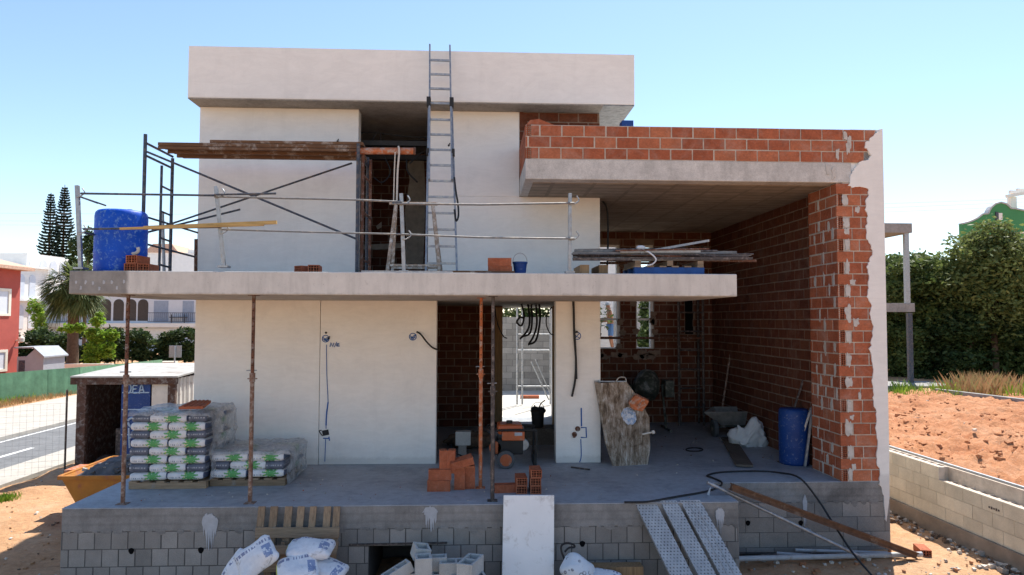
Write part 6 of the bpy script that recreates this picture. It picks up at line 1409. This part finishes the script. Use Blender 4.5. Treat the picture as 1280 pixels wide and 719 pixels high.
# green gabled building at right
gg = thing('green_gable_house', 'dark green gable with curved mission top and small window behind the hedge', 'house', (55, 55, -1))
out = [(1202.5, 280), (1209, 278.5), (1215, 276.3), (1222, 272.9), (1228, 268), (1235, 267.3), (1236.5, 263.5), (1239, 259.5), (1244, 255.2), (1250.5, 253.3), (1257, 255), (1261, 258), (1263.5, 261), (1268, 261), (1280, 263.4), (1310, 266), (1345, 280)]
top = [at(a, b, 55) for a, b in out]; botm = [V((top[-1].x, 55, -1.2)), V((top[0].x, 55, -1.2))]
m = MB(); m.prism(top+botm, (0, .45, 0)); m.build('wall', basic('dark_green_paint', (.06, .24, .10), .06, 1, .85, bump=.05), gg)
m = MB()
for p, q in zip(top[:-1], top[1:]): m.bar(p+V((0, .2, .02)), q+V((0, .2, .02)), .6, .14)
m.build('coping', M_pvc, gg)
a, b = at(1246, 275, 54.95), at(1252.5, 266.5, 54.95); m = MB(); m.box(a.x, 54.9, a.z, b.x, 55.02, b.z); m.build('window', M_whiteh, gg); m = MB(); m.box(a.x-.12, 54.88, a.z-.05, a.x+.15, 55.0, b.z+.1); m.build('window_reveal', M_dsteel, gg)
m = MB(); m.bar(at(1262, 291.5, 54.9), at(1345, 288, 54.9), .2, .14); m.build('moulding', M_whiteh, gg)
pg = thing('pergola', 'white roof pergola with jutting beams beside the green gable', 'pergola', (58, 58, 10))
a, b = at(1264, 265, 58), at(1271, 246, 58); m = MB(); m.box(a.x, 58, a.z-2, b.x, 58.5, b.z); m.build('post', M_whiteh, pg)
for p, q, yy in (((1258, 245.5), (1300, 238.5), 58), ((1262, 240), (1300, 242), 58.8), ((1271, 237.5), (1300, 240), 59.6)): m = MB(); m.bar(at(*p, yy), at(*q, yy), .3, .3); m.build('beam', M_whiteh, pg)
GW = 'thin overhead wires'
for (pl, pr, lab) in ((266, 240.5, 'uppermost of the faint overhead wires crossing the sky behind the house'), (276, 244.5, 'middle one of the faint overhead wires crossing the sky behind the house'), (281, 250, 'lowest of the faint overhead wires crossing the sky behind the house')):
    m = MB(); a, b = at(-80, pl, 75), at(1360, pr+5, 75); pts = [a.lerp(b, k/12)+V((0, 0, -1.0*math.sin(math.pi*k/12))) for k in range(13)]; m.tube(pts, .014, 4, 0, 2); tag(m.build('power_line', M_pvc), lab, 'wire', GW)
# ================================================================== BEHIND THE HOUSE
yw_ = thing('yard_wall', 'grey block wall lit by sun seen through the rear doorway', 'wall', (6.5, 14.5, 0))
m = MB(); m.box(4.6, 14.52, -.05, 8.35, 14.7, 2.42); bricks(m, (4.6, 14.52, -.02), (1, 0, 0), (0, -1, 0), 3.75, 2.44, .41, .205, .008, .02, m=1, seed=61); m.build('blocks', [M_joint, M_block], yw_)
tree('yard_hedge', 'green hedge top peeping over the block wall behind the doorway', 'hedge', (6.8, 15.4, -.1), clump(6.8, 15.4, 1.6, 3.2, 3.6, 1.0, 3, 91, .1), 6000, .1, L_mid, 91, .06)
ys = thing('scaffold', 'pale scaffold frame with diagonal brace out in the yard behind the rear door', 'scaffold', (6.3, 10.5, 0))
for px in (646.5, 653, 688): m = MB(); x = at(px, 400, 10.5).x; T(m, (x, 10.5, 0), (x, 10.5, 3.4), .026); m.build('post', M_alu, ys)
for py in (418, 438, 483): m = MB(); T(m, at(645, py, 10.5), at(692, py, 10.5), .02); m.build('ledger', M_alu, ys)
m = MB(); T(m, at(664, 452, 10.5), at(686, 500, 10.5), .018); m.build('brace', M_alu, ys); m = MB(); T(m, at(669, 449, 10.45), at(690, 497, 10.45), .014); m.build('brace', M_alu, ys)
m = MB(); c = atz(664, 500, 0); hollow_brick(m, .55, .25, .08); o = m.build('brick_row', [M_brick, M_bhole]); o.location = (c.x, 12.2, -.015); tag(o, 'red bricks lying in the sunny yard behind the rear door', 'bricks')
m = MB(); m.box(8.9, 18.0, -.05, 10.9, 18.2, 5.4); tag(m.build('white_wall', M_render), 'sunny white wall behind the workman, seen through the left garage window', 'wall')
m = MB(); m.box(9.8, 15.2, -.05, 13, 15.4, 3.3); tag(m.build('grey_wall', M_conc), 'grey wall top visible through the right garage window above the hedge', 'wall')
tree('yard_shrub', 'dense dark shrub seen through the right garage window', 'shrub', (10.85, 13.2, -.1), clump(10.85, 13.2, .3, 2.5, 1.1, 1.0, 4, 93, .1), 7000, .08, L_mid, 93, .06)
WX = at(763.5, 400, 15.8).x; WZ = at(763, 437.5, 15.8).z
wp = thing('trestle_platform', 'plank platform on metal trestles carrying the workman', 'platform', (WX, 15.8, 0))
m = MB(); m.box(WX-.9, 15.5, WZ-.05, WX+.8, 16.1, WZ); m.build('deck', M_plank, wp, .005)
for x in (WX-.75, WX+.65):
    for dy in (-.25, .25): m = MB(); m.cyl((x, 15.8+dy*1.5, 0), (x, 15.8+dy, WZ-.051), .025); m.build('leg', M_alu, wp)
# workman
wk = thing('person', 'bare chested workman in blue shorts and pale cap working outside the garage window', 'person', (WX, 15.8, WZ))
M_skin = basic('tanned_skin', (.36, .17, .10), .12, 8, .6, bump=.05); M_jean = basic('blue_shorts', (.10, .20, .42), .15, 12, .85)
J = {'pel': (0, 0, .84), 'sp': (-.02, 0, 1.02), 'ch': (-.05, 0, 1.25), 'nk': (-.07, 0, 1.42), 'hd': (-.10, 0, 1.50), 'ht': (-.11, 0, 1.64),
     'hl': (0, -.10, .80), 'kl': (-.05, -.11, .44), 'al': (.02, -.11, .07), 'tl': (-.14, -.11, .03), 'hr': (0, .10, .80), 'kr': (.03, .12, .45), 'ar': (.10, .12, .07), 'tr': (-.06, .12, .03),
     'sl': (-.05, -.19, 1.36), 'el': (-.02, -.25, 1.08), 'wl': (-.26, -.24, 1.0), 'fl': (-.36, -.23, 1.02), 'sr': (-.05, .19, 1.36), 'er': (-.06, .27, 1.10), 'wr': (-.28, .22, .98), 'fr': (-.37, .2, .99)}
Rr_ = {'pel': .13, 'sp': .125, 'ch': .145, 'nk': .06, 'hd': .085, 'ht': .07, 'hl': .095, 'kl': .058, 'al': .04, 'tl': .035, 'hr': .095, 'kr': .058, 'ar': .04, 'tr': .035, 'sl': .06, 'el': .043, 'wl': .03, 'fl': .022, 'sr': .06, 'er': .043, 'wr': .03, 'fr': .022}
E_ = [('pel', 'sp'), ('sp', 'ch'), ('ch', 'nk'), ('nk', 'hd'), ('hd', 'ht'), ('pel', 'hl'), ('hl', 'kl'), ('kl', 'al'), ('al', 'tl'), ('pel', 'hr'), ('hr', 'kr'), ('kr', 'ar'), ('ar', 'tr'), ('ch', 'sl'), ('sl', 'el'), ('el', 'wl'), ('wl', 'fl'), ('ch', 'sr'), ('sr', 'er'), ('er', 'wr'), ('wr', 'fr')]
ks = list(J); me = bpy.data.meshes.new('body'); me.from_pydata([J[k] for k in ks], [(ks.index(a), ks.index(b)) for a, b in E_], [])
bo = bpy.data.objects.new('body', me); sc.collection.objects.link(bo); bo.parent = wk; me.materials.append(M_skin)
bo.modifiers.new('skin', 'SKIN'); sv = me.skin_vertices[0].data
for i, k in enumerate(ks): sv[i].radius = (Rr_[k]*(1.0 if k not in ('ch', 'sp') else .8), Rr_[k]*(1 if k not in ('ch', 'sp') else 1.15)); sv[i].use_root = (k == 'pel')
ss = bo.modifiers.new('sub', 'SUBSURF'); ss.levels = 2; ss.render_levels = 2
m = MB(); m.lathe((-.105, 0, 1.60), [(.098, -.02), (.1, .03), (.075, .085), (.0, .1)], 16); m.obox((-.22, 0, 1.585), (.07, 0, -.01), (0, .07, 0), (0, 0, .006)); m.build('cap', M_splash, wk, world=False)
m = MB()
for s_ in (-1, 1): m.cyl((-.03 if s_ < 0 else .02, s_*.112, .50), (0, s_*.085, .86), .088, .115, 12)
m.lathe((0, 0, .82), [(.16, -.08), (.17, 0), (.155, .1)], 16); m.build('shorts', M_jean, wk, world=False, smooth='angle')
for x, y in ((-.05, -.11), (.03, .12)): m = MB(); m.pillow((x, y, .04), (.27, .1, .09), seed=2, lump=.02); m.build('shoe', M_black, wk, world=False, smooth=True)
m = MB(); m.cyl((WX-.37, 15.57, WZ+1.06), (WX-.42, 15.56, WZ+.55), .015); m.cyl((WX-.4, 15.56, WZ+.6), (WX-.44, 15.56, WZ+.45), .035); tag(m.build('hand_tool', M_black), 'dark tool held by the workman outside the garage window', 'tool')
